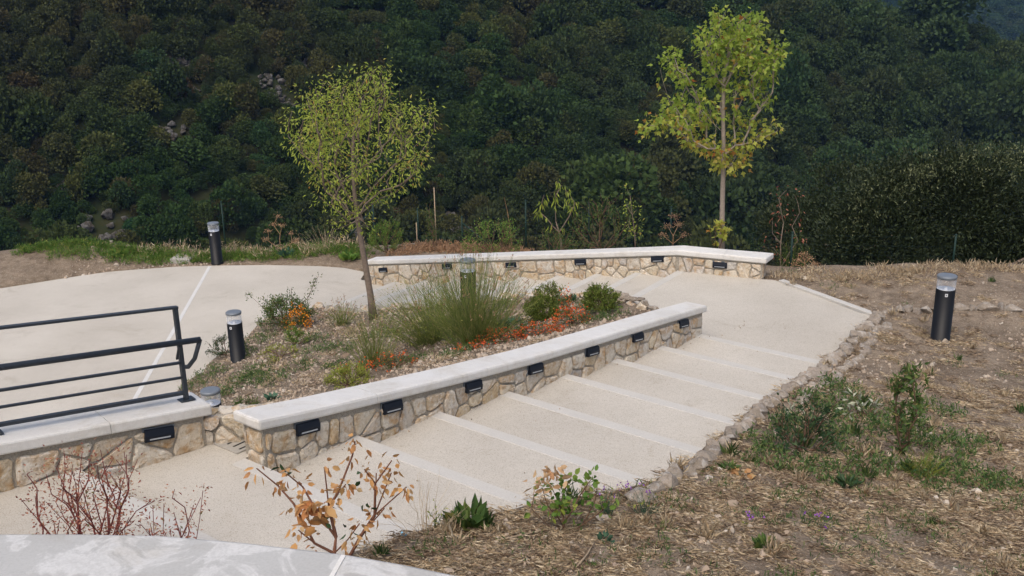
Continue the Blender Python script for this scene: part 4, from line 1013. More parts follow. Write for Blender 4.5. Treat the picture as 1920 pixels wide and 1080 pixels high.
# ------------------------------------------------------------------ plants behind the far wall and along the plaza rim
shrub('cypress_shrub', 'dense rounded green conifer behind the left end of the far wall', 'conifer shrub', at_out(-3.05, 24.5), .48, .60, 'leaf_bright', 121, 130, 22, .05, .014, spread=.07, droop=-.4)
def stake(x, y, h, label, tilt=0.):
    b = MB(); z = oz(x, y); b.tube([(x, y, z-.1), (x+tilt, y, z+h)], .014, 6); tag(b.build('garden_stake', M['wood']), label, 'stake')
stake(-2.28, 24.2, .72, 'short pale wooden stake right of the rounded conifer')
stake(-1.80, 23.95, 1.55, 'tall pale wooden stake beside the thin columnar conifer')
shrub('cypress_shrub', 'thin columnar green conifer tied to a stake behind the far wall', 'conifer shrub', at_out(-1.92, 23.9), .14, .85, 'leaf_green', 122, 60, 16, .04, .013, cz=.5, spread=.05, low=-.9)
shrub('wild_shrub', 'yellow green spreading shrub with orange leaves behind the far wall, centre', 'shrub', at_out(-.40, 22.9), .72, .60, 'leaf_bright', 123, 110, 12, .06, .022, spread=.14,
      extra=np.array([(.4, 0, .9), (.2, 0, .85), (-.1, .1, .8), (.65, .1, .7)]))
b_ = broom('bare thin pole like dead stem leaning behind the spreading shrub', at_out(-.0, 23.6), 1.9, .05, 2, 124, 'dryhead', 'dead_stem', .0, (-.18, 0), cat='dead stem', r0=.011)
make_tree('peach_sapling', 'small sapling with long drooping yellow leaves on a forked stem behind the far wall', 'sapling', at_out(1.12, 22.3),
          [(0, 0, 0), (.0, 0, .25), (-.05, 0, .5), (-.12, 0, .75)], .028, np.array([(-.42, 0, 1.2), (-.48, .1, .95), (-.3, 0, .8), (-.1, 0, 1.65), (.0, 0, 1.55), (.1, .05, 1.45), (.22, 0, 1.3), (.25, 0, 1.0), (-.12, -.05, 1.35), (.12, .1, 1.2), (-.38, 0, 1.35), (.3, 0, 1.15)]),
          'leaf_yg', 125, .3, .006, .018, 13, .08, .17, .036, T_LEAF, 2.2, seg_back=4)
shrub('wild_shrub', 'loose grey green spreading shrub rising behind the middle of the far wall', 'shrub', at_out(2.0, 22.1), .75, .9, 'leaf_green', 126, 80, 9, .07, .022, cz=.5, spread=.16)
shrub('wild_shrub', 'lower dark green shrub left of the grey green one behind the wall', 'shrub', at_out(.95, 21.6), .5, .45, 'leaf_green', 127, 60, 10, .05, .018, spread=.12)
make_tree('poplar_sapling', 'very thin upright sapling with sparse yellow green leaves left of the wall corner', 'sapling', at_out(2.62, 21.0), [(0, 0, 0), (-.02, 0, .4), (-.08, 0, .8), (-.13, 0, 1.2)], .014,
          np.array([(-.2, 0, 1.35), (-.1, 0, 1.1), (-.2, .05, 1.0), (0, 0, .9), (-.12, .05, .75), (.03, 0, .6), (-.15, 0, .55), (.05, .05, .4)]), 'leaf_yg', 128, .1, .004, .008, 16, .10, .075, .04, T_LEAF, .3)
def umbel(label, base, h, w, n, seed, green=0):
    rg = np.random.default_rng(seed); root = tag(empty('dry_umbel', base), label, 'dried plant'); tips = []
    for k in range(n):
        a = -1+2*k/max(1, n-1); tips.append((a*w+rg.normal()*.02, rg.uniform(-.1, .1), h*(1-.55*abs(a)+rg.uniform(-.08, .05))))
    nodes, par, ends = grow([(0, 0, -.05), (0, 0, h*.2), (0, 0, h*.45)], np.array(tips), .1, .4, rg, .03, .3)
    wood('stems', nodes, par, ends, .005, .009, 1, 0, M['dryhead'], root, 4); P = []
    for e in ends:
        c_ = np.array(nodes[e][:]); P.append(c_+rg.normal(size=(70, 3))*np.array([.05, .05, .025]))
    P = np.vstack(P); leaf_obj('seed_head', P, rg.normal(size=P.shape), .028, .02, T_LEAF, M['dryhead'], root, 0, rg); return root
umbel('dry brown umbel flower stalk at the plaza rim right of the far bollard', at_out(-5.72, 24.7), 1.0, .36, 7, 131)
umbel('dry brown flower head just above the coping left of the wall corner', at_out(3.28, 20.2), .66, .2, 5, 132)
umbel('small dry brown flower head right of the far wall end at the valley edge', at_out(5.35, 18.05), .30, .16, 5, 133)
shrub('maple_sucker', 'small yellow leaved sucker at the foot of the maple trunk', 'shrub', at_out(3.92, 19.0), .18, .38, 'leaf_mapley', 134, 14, 6, .10, .09, T_MAPLE, cz=.45, droop=.6, spread=.08)
make_tree('wilting_sapling', 'tall wispy sapling with sparse reddish curled leaves right of the maple', 'sapling', (5.25, 19.3, .62), [(0, 0, 0), (.0, 0, .5), (-.03, 0, 1.0), (.0, 0, 1.4)], .018,
          np.array([(.02, 0, 2.05), (.18, 0, 1.95), (-.12, 0, 1.9), (.3, 0, 1.6), (-.22, 0, 1.5), (.2, .1, 1.3), (-.2, 0, 1.2), (.3, 0, 1.05), (-.15, .1, .9), (.15, 0, .8), (.25, 0, 1.8), (-.05, 0, 1.6)]), 'leaf_red', 135, .2, .004, .01, 9, .16, .09, .03, T_LEAF, .9)
broom('dark green leafy stalk and grasses beside the wilting sapling', (5.45, 19.2, .65), 1.3, .35, 60, 136, 'leaf_green', 'wild_herb', .5, leaf=.6, cat='wild herb')
rosette('blue green wild spurge clump at the foot of the dry umbel stalk', at_out(-5.55, 24.65), .22, 70, 'bluegreen', 137, L=.2, W=.06, up=1.1)
rosette('broad leaved green plant right beside the left end of the far wall', at_out(-3.95, 24.2), .25, 60, 'leaf_bright', 138, L=.2, W=.10, up=.9)
rosette('broad leaved green weed on the soil mound at far left', at_out(-9.65, 24.5), .24, 50, 'leaf_bright', 139, L=.2, W=.12, up=.6)
# trees at the right beyond the edge
def big_oak(label, base, blobs, n, seed, leafL=.13):
    rg = np.random.default_rng(seed); root = tag(empty('holm_oak', base), label, 'tree')
    b = MB(); b.tube([(0, 0, -1), (.1, 0, 1.2), (.0, .1, 2.6), (.3, 0, 4)], [.34, .28, .22, .15], 10)
    for a in range(6):
        t = a*1.05; b.tube([(.05, 0, 1.8+.25*a), (math.cos(t)*1.2, math.sin(t)*1.2, 2.8+.3*a), (math.cos(t)*2.6, math.sin(t)*2.6, 3.6+.35*a)], [.12, .08, .04], 7)
    b.build('trunk', M['bark'], root); P = []; D = []
    tot = sum(r[3]**2 for r in blobs)
    for (x, y, z, r) in blobs:
        m = int(n*r*r/tot)
        v = unit(rg.normal(size=(m, 3))); k = r*(rg.random((m, 1))**.25)*rg.uniform(.82, 1.1, (m, 1)); c = v*k*np.array([1, 1, .9])+np.array([x, y, z])
        for ci, vi in zip(c, v):
            kk = 60; sp = rg.uniform(.20, .36); q = ci+rg.normal(size=(kk, 3))*sp*np.array([1, 1, .8])
            P.append(q); D.append(np.broadcast_to(vi+np.array([0, 0, .7]), (kk, 3))+rg.normal(size=(kk, 3))*.55)
    P = np.vstack(P); D = np.vstack(D); leaf_obj('foliage', P, D, leafL*rg.uniform(.7, 1.2, len(P)), leafL*.42, T_LEAF, M['leaf_oak'], root, 0, rg); return root
M['leaf_oak'] = leafmat('dark grey green holm oak leaf', [(0, (.016, .024, .010)), (.6, (.027, .040, .015)), (.95, (.045, .060, .024)), (1, (.08, .09, .04))], .08, .6)
M['leaf_oaktip'] = leafmat('pale young oak shoot', [(0, (.07, .085, .035)), (.7, (.12, .135, .06)), (1, (.18, .19, .09))], .15, .5)
def leaf_clump(root, pts, n, spread, mat, L, W, tpl, seed, droop=.3, name='foliage'):
    rg = np.random.default_rng(seed); P = np.vstack([np.array(p)+rg.normal(size=(n, 3))*spread for p in pts]); leaf_obj(name, P, rg.normal(size=P.shape)+np.array([0, 0, .3]), L*rg.uniform(.7, 1.2, len(P)), W, tpl, M[mat], root, droop, rg)

big_oak('big dense dark holm oak filling the right edge beyond the terrace', (14.6, 33, -7.5), [(0, 0, 6.3, 2.0), (-2.3, -.3, 5.4, 1.9), (-2.6, 0, 6.95, 1.15), (-3.5, -.2, 5.4, 1.1), (0, 0, 7.2, 1.4), (2.5, 0, 6.4, 2.2), (4.6, 0, 5.2, 2.5), (-1.2, -1.2, 3.0, 2.4), (1.8, -1.2, 3.4, 2.8), (4.8, -1, 2.6, 2.6), (-3.0, -.6, 3.0, 1.6), (-1.2, .2, 7.3, 1.1)], 1900, 141, .14)
oak_tips = outline_tips([(-4.2, 5.2), (-4.0, 6.2), (-3.4, 7.6), (-2.2, 8.0), (-1.0, 8.5), (0, 8.7), (2, 8.8), (3.5, 8.7), (3.5, 7.8), (0, 7.6), (-2.2, 7.0), (-3.2, 6.0)], 0, 7, .8, 260, np.random.default_rng(4))
o_ = [q for q in bpy.data.objects if q.name.startswith('holm_oak')][0]
leaf_clump(o_, oak_tips+np.array([0, -.7, -.1]), 7, .09, 'leaf_oaktip', .12, .045, T_LEAF, 144, -.6, 'young_shoots')
big_oak('looser olive green oak standing behind the dark holm oak at right', (13.2, 40, -8.5), [(0, 0, 6.3, 1.6), (-1.6, 0, 4.9, 1.7), (1.5, 0, 6.3, 1.6), (3.2, 0, 6.2, 1.6), (-.5, 0, 3.5, 2.2), (2, 0, 4, 2.2)], 600, 142, .15)

# ------------------------------------------------------------------ plants on the near bank
make_tree('small_shrub', 'bare branched shrub with golden brown dead leaves in front of the parapet', 'shrub', (-1.22, 6.05, oz(-1.22, 6.05)), [(0, 0, -.05), (.0, 0, .12), (.02, 0, .24)], .020,
          np.array([(.19, 0, .94), (.16, .05, .82), (.12, -.05, .66), (.42, 0, .80), (.30, .03, .62), (.50, .05, .58), (.36, -.05, .48), (.28, .04, .38), (-.46, 0, .76), (-.34, .05, .6), (-.24, 0, .5), (-.25, -.05, .74), (-.17, 0, .62), (-.02, 0, .76),
                    (-.1, -.04, .5), (-.02, .04, .45), (.05, 0, .56), (.3, .1, .66), (-.2, -.1, .36), (.2, -.1, .40), (.4, .1, .66), (.24, 0, .74)]), 'leaf_gold', 151, .0, .0045, .017, 13, .06, .060, .030, T_ROUND, 1.0, 'shrubwood', wob=.03, pw=.8, seg_back=2)
sh1 = bpy.data.objects['small_shrub']
leaf_clump(sh1, [(-.12, -.04, .52), (-.06, -.05, .44), (-.14, -.05, .36)], 8, .035, 'leaf_gold', .11, .055, T_ROUND, 152, .8)
leaf_clump(sh1, [(-.05, -.04, .40), (.25, -.05, .50), (.1, -.05, .34), (.24, -.02, .66), (-.28, 0, .74)], 3, .03, 'leaf_dark', .06, .03, T_ROUND, 153, .6)
rg = np.random.default_rng(9)
def redshrub(label, base, w, h, n, seed):
    r2 = np.random.default_rng(seed); tp = np.stack([r2.uniform(-w, w, n), r2.uniform(-.3, .3, n), h*(.3+.75*r2.random(n)**.8)], 1)
    return make_tree('barberry_shrub', label, 'shrub', base, [(0, 0, -.05), (0, 0, .05), (.0, 0, .12)], .010, tp, 'leaf_red', seed, 0, .0022, .009, 14, .07, .028, .012, T_LEAF, .2, 'redtwig', wob=.03, seg_back=4, pw=.7)
redshrub('twiggy dark red barberry shrub in the bottom left corner in front of the parapet', (-2.80, 6.0, oz(-2.80, 6.0)), .34, .80, 130, 154)
redshrub('thinner red twiggy barberry shrub right of the bigger one above the parapet', (-2.28, 6.0, oz(-2.28, 6.0)), .20, .48, 30, 155)
m1 = make_tree('small_shrub', 'small shrub with fresh green and dead peach coloured leaves on the bank', 'shrub', at_out(.36, 6.95), [(0, 0, -.05), (.0, 0, .07), (.0, 0, .13)], .016,
               np.array([(-.16, 0, .38), (-.22, .03, .3), (-.1, 0, .42), (-.12, -.05, .25), (.02, 0, .38), (.06, 0, .46), (.0, .05, .3), (.18, 0, .40), (.22, 0, .46), (.26, .03, .38), (.12, 0, .3), (.24, 0, .26), (-.24, 0, .2), (.28, -.04, .24), (.36, 0, .34), (.06, -.05, .2), (-.04, -.06, .26), (-.02, 0, .2), (.3, 0, .18)]),
               'leaf_bright', 156, 0, .003, .011, 11, .05, .058, .038, T_ROUND, .1, 'twig', wob=.03, pw=.7)
leaf_clump(m1, [(-.12, -.03, .50), (-.06, -.03, .52), (-.2, -.03, .42), (-.1, -.04, .38), (-.03, 0, .48)], 8, .03, 'leaf_peach', .085, .035, T_ROUND, 157, .7)
leaf_clump(m1, [(.0, -.05, .28), (.05, -.05, .22), (-.08, -.05, .18)], 5, .03, 'leaf_yg', .06, .03, T_ROUND, 158)
rosette('dark green toothed leafy plant at the border of path and dry grass', at_out(-.36, 6.95), .2, 46, 'leaf_green', 159, L=.16, W=.075, up=1.0)
def lavender(label, base, h, rx, n, seed, name='lavender_plant', nf=1.):
    r_ = broom(label, base, h, rx, n, seed, 'bluegreen', name, .4, leaf=.2, cat='flowering plant', r0=.0022); rg = np.random.default_rng(seed)
    m = int(n*.25*nf)+3; P = np.stack([rg.normal(size=m)*rx*.6, rg.normal(size=m)*rx*.4, h*rg.uniform(.7, 1.05, m)], 1); P = np.repeat(P, 4, 0)+rg.normal(size=(m*4, 3))*.007
    leaf_obj('flower', P, rg.normal(size=P.shape), .02, .014, T_ROUND, M['purple'], r_, 0, rg); return r_
lavender('lavender with purple heads at the path border right of the peach leaved shrub', at_out(1.02, 7.3), .27, .17, 30, 160, nf=.4)
lavender('grey green lavender tuft directly behind the peach leaved shrub', at_out(.72, 7.25), .30, .13, 30, 161, nf=.4)
lavender('faint purple flowered sprig low in the dry grass at right', at_out(2.45, 7.3), .14, .17, 16, 162, nf=.5)
lavender('lone tiny purple flower on the dry bank left of the flowered sprig', at_out(1.85, 7.25), .10, .08, 8, 163)
S1 = shrub('laurel_shrub', 'upright dark green leafy shrub standing on the weedy bank at right', 'shrub', at_out(3.87, 9.35), .14, .52, 'leaf_green', 164, 44, 11, .075, .028, T_LEAF, cz=.5, spread=.07, low=-.9,
           extra=np.array([(.1, 0, 1.02), (-.08, 0, .98), (.2, 0, .9), (-.15, 0, .8), (.2, 0, .3), (-.15, 0, .2)]))
shrub('laurel_shrub', 'dark green sprawling shrub beside the stone edging on the right bank', 'shrub', at_out(2.85, 9.25), .34, .36, 'leaf_dark', 165, 60, 9, .065, .024, spread=.08, extra=np.array([(-.25, 0, .62), (.05, 0, .6), (.3, 0, .55), (.1, 0, .72)]))
shrub('oleander_sprig', 'pale leaved withering sprig in the weeds behind the stone edging', 'shrub', at_out(3.9, 10.5), .28, .18, 'palegreen', 166, 12, 5, .10, .03, spread=.07)
shrub('oleander_sprig', 'tiny sprig with pale yellow leaves leaning over the stone edging', 'shrub', at_out(3.05, 10.3), .10, .14, 'palegreen', 167, 6, 4, .10, .03, spread=.04)
rosette('small bright green weed rosette in the dry grass at lower right', at_out(1.86, 6.8), .11, 40, 'leaf_green', 168, L=.075, W=.04, up=.9)
rosette('small blue green weed in the dry grass below the peach leaved shrub', at_out(.66, 6.72), .07, 22, 'bluegreen', 169, L=.06, W=.03, up=.9)
rosette('dark green thistle like rosette right of the fallen orange leaves', at_out(3.0, 8.35), .13, 30, 'leaf_dark', 170, L=.10, W=.03, up=.6)
rosette('fallen orange brown leaves on the bank right of the stone edging', at_out(2.08, 8.47), .12, 18, 'leaf_gold', 171, 'fallen_leaves', L=.09, W=.05, up=.3, cat='fallen leaves')
rosette('green weed cushion lying among the fallen orange leaves', at_out(1.98, 8.6), .10, 30, 'leaf_green', 172, L=.07, W=.03, up=.6)
rosette('tiny pale blue petals lying at the border of dry grass and path', at_out(-.82, 6.6, 0), .03, 6, 'cyan', 173, 'blue_petals', L=.025, W=.018, up=.4, cat='petals')
herb_patch('weeds', 'mixed green weeds covering the right bank between edging and dark shrubs', [(3.99, 10.9, 1.3), (3.95, 11.6, 1), (3.6, 10.2, 1.4), (4.25, 10.3, 1.2), (2.45, 8.9, 1), (2.93, 8.6, 1), (3.3, 9.6, 1.3), (4.3, 9.6, 1.2), (4.3, 8.9, 1.2), (3.5, 8.9, 1),
           (3.0, 9.9, 1.1), (3.9, 8.7, 1), (4.7, 9.7, 1.1), (4.9, 10.9, 1), (2.5, 9.3, .8), (3.5, 10.9, 1), (4.5, 8.6, .9)], soil_out, .22, .30, 'weed', 181, 44, .052, .017, 8)
herb_patch('weeds', 'thin green blades growing through the dry grass of the near bank', [(x, y, .8) for x, y in rg.uniform([-.6, 6], [4.5, 8.6], (60, 2))]+[(6.5, 12.5, .7), (6, 13, .6), (5.6, 17, .9), (5.0, 17.9, .8), (6.4, 15.9, .3)], soil_out, .08, .28, 'weed', 182, 18, .05, .008, 3)
herb_patch('grass_strip', 'green grass and herbs growing along the far rim of the plaza', [(x, edge_y(x)-.55+rng.uniform(-.25, .45), 1) for x in np.arange(-9.0, -3.5, .22)]+[(x, edge_y(x)-.2, .7) for x in np.arange(-12, -8.6, .2)]+[(x, edge_y(x)-.75, .8) for x in np.arange(-11, -8.6, .4)], soil_out, .22, .36, 'leaf_bright', 183, 70, .09, .010, 6)
herb_patch('dry_herbs', 'dry stalks mixed into the grass along the far rim of the plaza', [(x, edge_y(x)-.3+rng.uniform(-.25, .35), 1) for x in np.arange(-9.0, -3.5, .4)], soil_out, .34, .34, 'straw', 190, 26, .12, .007, 5)
herb_patch('dry_herbs', 'reddish dry ground cover behind the left half of the far wall', [(x, 24.2-.35*max(0, x+2)*1.6, 1.1) for x in np.arange(-2.6, .3, .25)], soil_out, .24, .4, 'dryhead', 184, 60, .08, .02, 6)
herb_patch('dry_herbs', 'dry grass fringe along the valley edge at right', [(x, 17.55+rng.uniform(-.2, .3), .8) for x in np.arange(4.9, 12, .3)], soil_out, .12, .35, 'straw', 185, 60, .09, .006, 4)
broom('tall thin grass stalks among the plaza rim herbs left of the far wall', at_out(-4.6, 24.7), .75, .8, 46, 186, 'straw', 'tall_grass', .2, cat='tall grass', r0=.003)
broom('thin straw stalks and weeds at the path border near the bottom centre', at_out(-.68, 6.75), .50, .38, 26, 187, 'straw', 'tall_grass', .1, cat='tall grass', r0=.0018)
broom('green spike weed right of the thin straw stalks at the path border', at_out(-.60, 6.9), .24, .04, 6, 188, 'leaf_green', 'wild_herb', .6, leaf=.8, cat='wild herb', r0=.003)
broom('yellow green grass tuft at the foot of the dark upright shrub', at_out(3.85, 8.75), .30, .28, 90, 189, 'leaf_lime', 'tall_grass', .3, cat='tall grass', r0=.0022)

# loose rocks and sticks
def loose(i, xy, s, label, mesh=ROCKS_P, surf=oz, name='loose_rock', cat='rock'):
    o = bpy.data.objects.new(name, mesh[i]); COL.objects.link(o); o.location = (xy[0], xy[1], surf(*xy)+s[2]*.25); o.scale = s; o.rotation_euler = (0, 0, i*1.3); tag(o, label, cat)
loose(2, (.68, 7.12), (.15, .10, .09), 'pale angular rock at the foot of the peach leaved shrub')
loose(3, (.62, 6.95), (.09, .06, .04), 'flat tan rock just below the pale angular one')
loose(5, (-.08, 6.85), (.09, .07, .05), 'small light grey rock right of the dark green toothed plant')
loose(1, (4.25, 8.45), (.12, .07, .06), 'small whitish rock in the grass at the right edge')
loose(4, (5.15, 17.6), (.38, .22, .05), 'flat white stone lying near the valley edge right of the far wall', cat='rock')
loose(0, (1.75, 8.35), (.10, .08, .06), 'small rounded rock beside the fallen orange leaves')
def stick(a, b_, r, label, mat='wood'):
    b = MB(); P = []
    for k in range(5):
        f = k/4; x = a[0]+(b_[0]-a[0])*f; y = a[1]+(b_[1]-a[1])*f; P.append((x+.01*math.sin(5*f), y, oz(x, y)+r+.012))
    b.tube(P, [r, r*1.1, r, r*.8, r*.5], 5); tag(b.build('stick', M[mat]), label, 'stick')
stick((.42, 6.25), (.58, 6.62), .008, 'pale bare stick lying in the dry grass below the green and peach shrub')
stick((-.15, 6.62), (.25, 6.82), .006, 'thin straw coloured stick on the bank left of the blue green weed')
stick((2.1, 6.15), (2.45, 6.2), .012, 'weathered grey stick at the bottom right in the dry grass', 'bark_pale')
stick((2.0, 7.6), (2.2, 7.62), .010, 'short dark twig on the right bank', 'twig')
# ------------------------------------------------------------------ geometry nodes scatter (ground litter, pebbles, forest)
ASSET = bpy.data.collections.new('scatter_assets')          # not linked into the scene
def asset_coll(name, objs):
    c = bpy.data.collections.new(name)
    for o in objs:
        for k in list(o.users_collection): k.objects.unlink(o)
        c.objects.link(o)
    return c
def scatter(name, pts, rot, scl, idx, coll, label=None, cat=None):
    me = bpy.data.meshes.new(name); n = len(pts); me.vertices.add(n); me.vertices.foreach_set('co', np.asarray(pts, np.float32).ravel())
    a = me.attributes.new('rot', 'FLOAT_VECTOR', 'POINT'); a.data.foreach_set('vector', np.asarray(rot, np.float32).ravel())
    a = me.attributes.new('scl', 'FLOAT_VECTOR', 'POINT'); a.data.foreach_set('vector', np.asarray(scl, np.float32).ravel())
    a = me.attributes.new('idx', 'INT', 'POINT'); a.data.foreach_set('value', np.asarray(idx, np.int32))
    o = link(name, me); t = bpy.data.node_groups.new(name, 'GeometryNodeTree')
    t.interface.new_socket('Geometry', in_out='INPUT', socket_type='NodeSocketGeometry'); t.interface.new_socket('Geometry', in_out='OUTPUT', socket_type='NodeSocketGeometry')
    gi = t.nodes.new('NodeGroupInput'); go = t.nodes.new('NodeGroupOutput'); ip = t.nodes.new('GeometryNodeInstanceOnPoints'); ci = t.nodes.new('GeometryNodeCollectionInfo')
    ci.inputs['Collection'].default_value = coll; ci.inputs['Separate Children'].default_value = True; ci.inputs['Reset Children'].default_value = True
    def na(nm, ty):
        q = t.nodes.new('GeometryNodeInputNamedAttribute'); q.data_type = ty; q.inputs['Name'].default_value = nm; return q.outputs['Attribute']
    t.links.new(gi.outputs[0], ip.inputs['Points']); t.links.new(ci.outputs[0], ip.inputs['Instance']); ip.inputs['Pick Instance'].default_value = True
    t.links.new(na('idx', 'INT'), ip.inputs['Instance Index']); t.links.new(na('scl', 'FLOAT_VECTOR'), ip.inputs['Scale'])
    er = t.nodes.new('FunctionNodeEulerToRotation'); t.links.new(na('rot', 'FLOAT_VECTOR'), er.inputs[0]); t.links.new(er.outputs[0], ip.inputs['Rotation'])
    t.links.new(ip.outputs[0], go.inputs[0]); md = o.modifiers.new('scatter', 'NODES'); md.node_group = t
    tag(o, label, cat, None, 'stuff'); return o
def inside(X, Y, poly):
    P = np.array(poly); r = np.zeros(len(X), bool)
    for i in range(len(P)):
        a = P[i-1]; b = P[i]
        with np.errstate(divide='ignore', invalid='ignore'):
            r ^= ((a[1] > Y) != (b[1] > Y)) & (X < (b[0]-a[0])*(Y-a[1])/(b[1]-a[1])+a[0])
    return r
rg = np.random.default_rng(77)
# straw litter clumps
def straw_asset(k, n, up, L0, L1, mat, w=.004, rad=.14):
    P = np.stack([rg.normal(size=n)*rad*.6, rg.normal(size=n)*rad*.6, rg.uniform(0, .018, n)], 1)
    a = rg.uniform(0, 6.283, n); D = np.stack([np.cos(a), np.sin(a), rg.uniform(up[0], up[1], n)], 1)
    V, F = leaves_arrays(P, D, rg.uniform(L0, L1, n), w, T_LEAF, 0, rg); o = link('straw', mesh_np('straw', V, F), M[mat]); return o
M['straw_dark'] = leafmat('old brown straw', [(0, (.24, .16, .10)), (.5, (.36, .27, .18)), (1, (.48, .37, .25))], .2, .8)
flatA = asset_coll('straw_clumps', [straw_asset(k, 110, (-.03, .16), .025, .09, 'straw' if k % 3 else 'straw_dark', .0023, .09) for k in range(6)])
tuftA = asset_coll('dry_tufts', [straw_asset(k, 40, (.5, 3), .05, .15, 'straw' if k != 3 else 'weed', .003, .04) for k in range(5)])
pebs = []
for k in range(5):
    me = rock_mesh(100+k, .7, 1); me.materials.append(M['pebble'] if 'pebble' in M else M['stone']); o = bpy.data.objects.new('pebble', me); COL.objects.link(o); pebs.append(o)
pebA = asset_coll('pebbles', pebs)
def ground_points(n, x0, x1, y0, y1, poly, surf, dens):
    X = rg.uniform(x0, x1, n); Y = rg.uniform(y0, y1, n); m = inside(X, Y, poly) & (rg.random(n) < dens(X, Y)); X = X[m]; Y = Y[m]
    Z = surf(X, Y); return np.stack([X, Y, Z], 1)
def rz(n): return np.stack([np.zeros(n), np.zeros(n), rg.uniform(0, 6.283, n)], 1)
def near_den(X, Y):                                          # strong on the near bank, thin on the bare soil further right
    s, t = nf_inv(X, Y)
    d = np.clip((fbm(X*.8, Y*.8, 3, 61)+.42)*1.5, 0.12, 1)
    return np.where(Y < 8.6, np.maximum(d, .45), d)*np.where(Y < 9, 1, np.where(Y < 12, .40, .16))
def slope_tilt(p, surf, r):
    e = .15; dx = (surf(p[:, 0]+e, p[:, 1])-surf(p[:, 0]-e, p[:, 1]))/(2*e); dy = (surf(p[:, 0], p[:, 1]+e)-surf(p[:, 0], p[:, 1]-e))/(2*e)
    out = []
    for a, b, c in zip(dx, dy, r[:, 2]):
        n = Vector((-a, -b, 1)).normalized(); q = Vector((0, 0, 1)).rotation_difference(n) @ Matrix.Rotation(c, 3, 'Z').to_quaternion(); e_ = q.to_euler(); out.append((e_.x, e_.y, e_.z))
    return np.array(out)
p = ground_points(16000, -3.5, 9, 3.2, 17.6, ground_poly, soil_out, near_den); n = len(p); r = slope_tilt(p, soil_out, rz(n)); s = rg.uniform(.6, 1.25, (n, 1))*np.ones((1, 3))
scatter('straw_litter', p, r, s, rg.integers(0, 6, n), flatA, 'dead straw and dry grass litter spread over the near bank', 'dry grass')
p = ground_points(4200, -3.5, 9, 3.2, 18, ground_poly, soil_out, lambda X, Y: near_den(X, Y)*np.clip(fbm(X*1.7, Y*1.7, 3, 66)*2.2+.25, 0, 1)); n = len(p)
scatter('dry_grass', p, rz(n), rg.uniform(.5, 1.15, (n, 1))*np.ones((1, 3)), rg.integers(0, 5, n), tuftA, 'short upright tufts of dry grass on the near bank', 'dry grass')
mp = NT('mixed gravel', .9, .15); oi = mp.n('ShaderNodeObjectInfo'); mp.base(mp.ramp(oi.outputs['Random'], [(0, (.28, .21, .15)), (.35, (.42, .34, .26)), (.65, (.33, .26, .19)), (.9, (.52, .46, .38)), (1, (.2, .15, .11))])); M['pebble'] = mp.m
for o in pebs: o.data.materials.clear(); o.data.materials.append(M['pebble'])
p = ground_points(34000, -6, 3, 8, 21.2, BED, soil_bed, lambda X, Y: np.clip(fbm(X*1.5, Y*1.5, 3, 71)*1.2+.75, .25, 1)); n = len(p)
scatter('gravel', p+[0, 0, .004], rg.uniform(0, 6.28, (n, 3)), np.exp(rg.normal(math.log(.038), .42, (n, 1)))*rg.uniform(.7, 1.3, (n, 3)), rg.integers(0, 5, n), pebA, 'coarse brown and tan gravel covering the planting bed', 'gravel')
p = ground_points(30000, -1, 10, 5, 18, ground_poly, soil_out, lambda X, Y: np.clip(fbm(X*1.3, Y*1.3, 3, 75)*1.4+.38, .05, 1)); n = len(p)
scatter('gravel', p+[0, 0, .003], rg.uniform(0, 6.28, (n, 3)), np.exp(rg.normal(math.log(.026), .5, (n, 1)))*rg.uniform(.7, 1.3, (n, 3)), rg.integers(0, 5, n), pebA, 'small gravel strewn over the bare soil of the right bank', 'gravel')
p = ground_points(1500, -10.5, -6.5, 23, 25.5, ground_poly, soil_out, lambda X, Y: X*0+.8); n = len(p)
scatter('gravel', p+[0, 0, .003], rg.uniform(0, 6.28, (n, 3)), np.exp(rg.normal(math.log(.04), .5, (n, 1)))*rg.uniform(.7, 1.3, (n, 3)), rg.integers(0, 5, n), pebA, 'pale gravel on the soil mound at the far left of the plaza', 'gravel')
p = ground_points(2600, -5.8, 2.6, 9, 21, BED, soil_bed, lambda X, Y: np.clip(fbm(X*1.2, Y*1.2, 3, 79)*2+.3, 0, 1)*.6); n = len(p)
scatter('straw_litter', p, rz(n), rg.uniform(.5, 1., (n, 1))*np.ones((1, 3)), rg.integers(0, 6, n), flatA, 'thin dry litter between the plants of the bed', 'dry grass')
# debris on the paving: bits blown onto the steps
X = rg.uniform(-2, 5, 5000); Y = rg.uniform(6.5, 16, 5000); s_, t_ = nf_inv(X, Y); ok = (t_ > .06) & (t_ < 1.9) & (s_ > -1.6) & (s_ < 8)
w = np.where(t_ < .18, .55, .012); ok &= rg.random(5000) < w; X, Y, s_, t_ = X[ok], Y[ok], s_[ok], t_[ok]
Z = np.array([path_z(q) for q in s_])+.006; n = len(X)
scatter('debris', np.stack([X, Y, Z], 1), rg.uniform(0, 6.28, (n, 3)), rg.uniform(.008, .022, (n, 1))*rg.uniform(.6, 1.4, (n, 3)), rg.integers(0, 5, n), pebA, 'grit and small stones collected on the steps along the wall foot', 'grit')

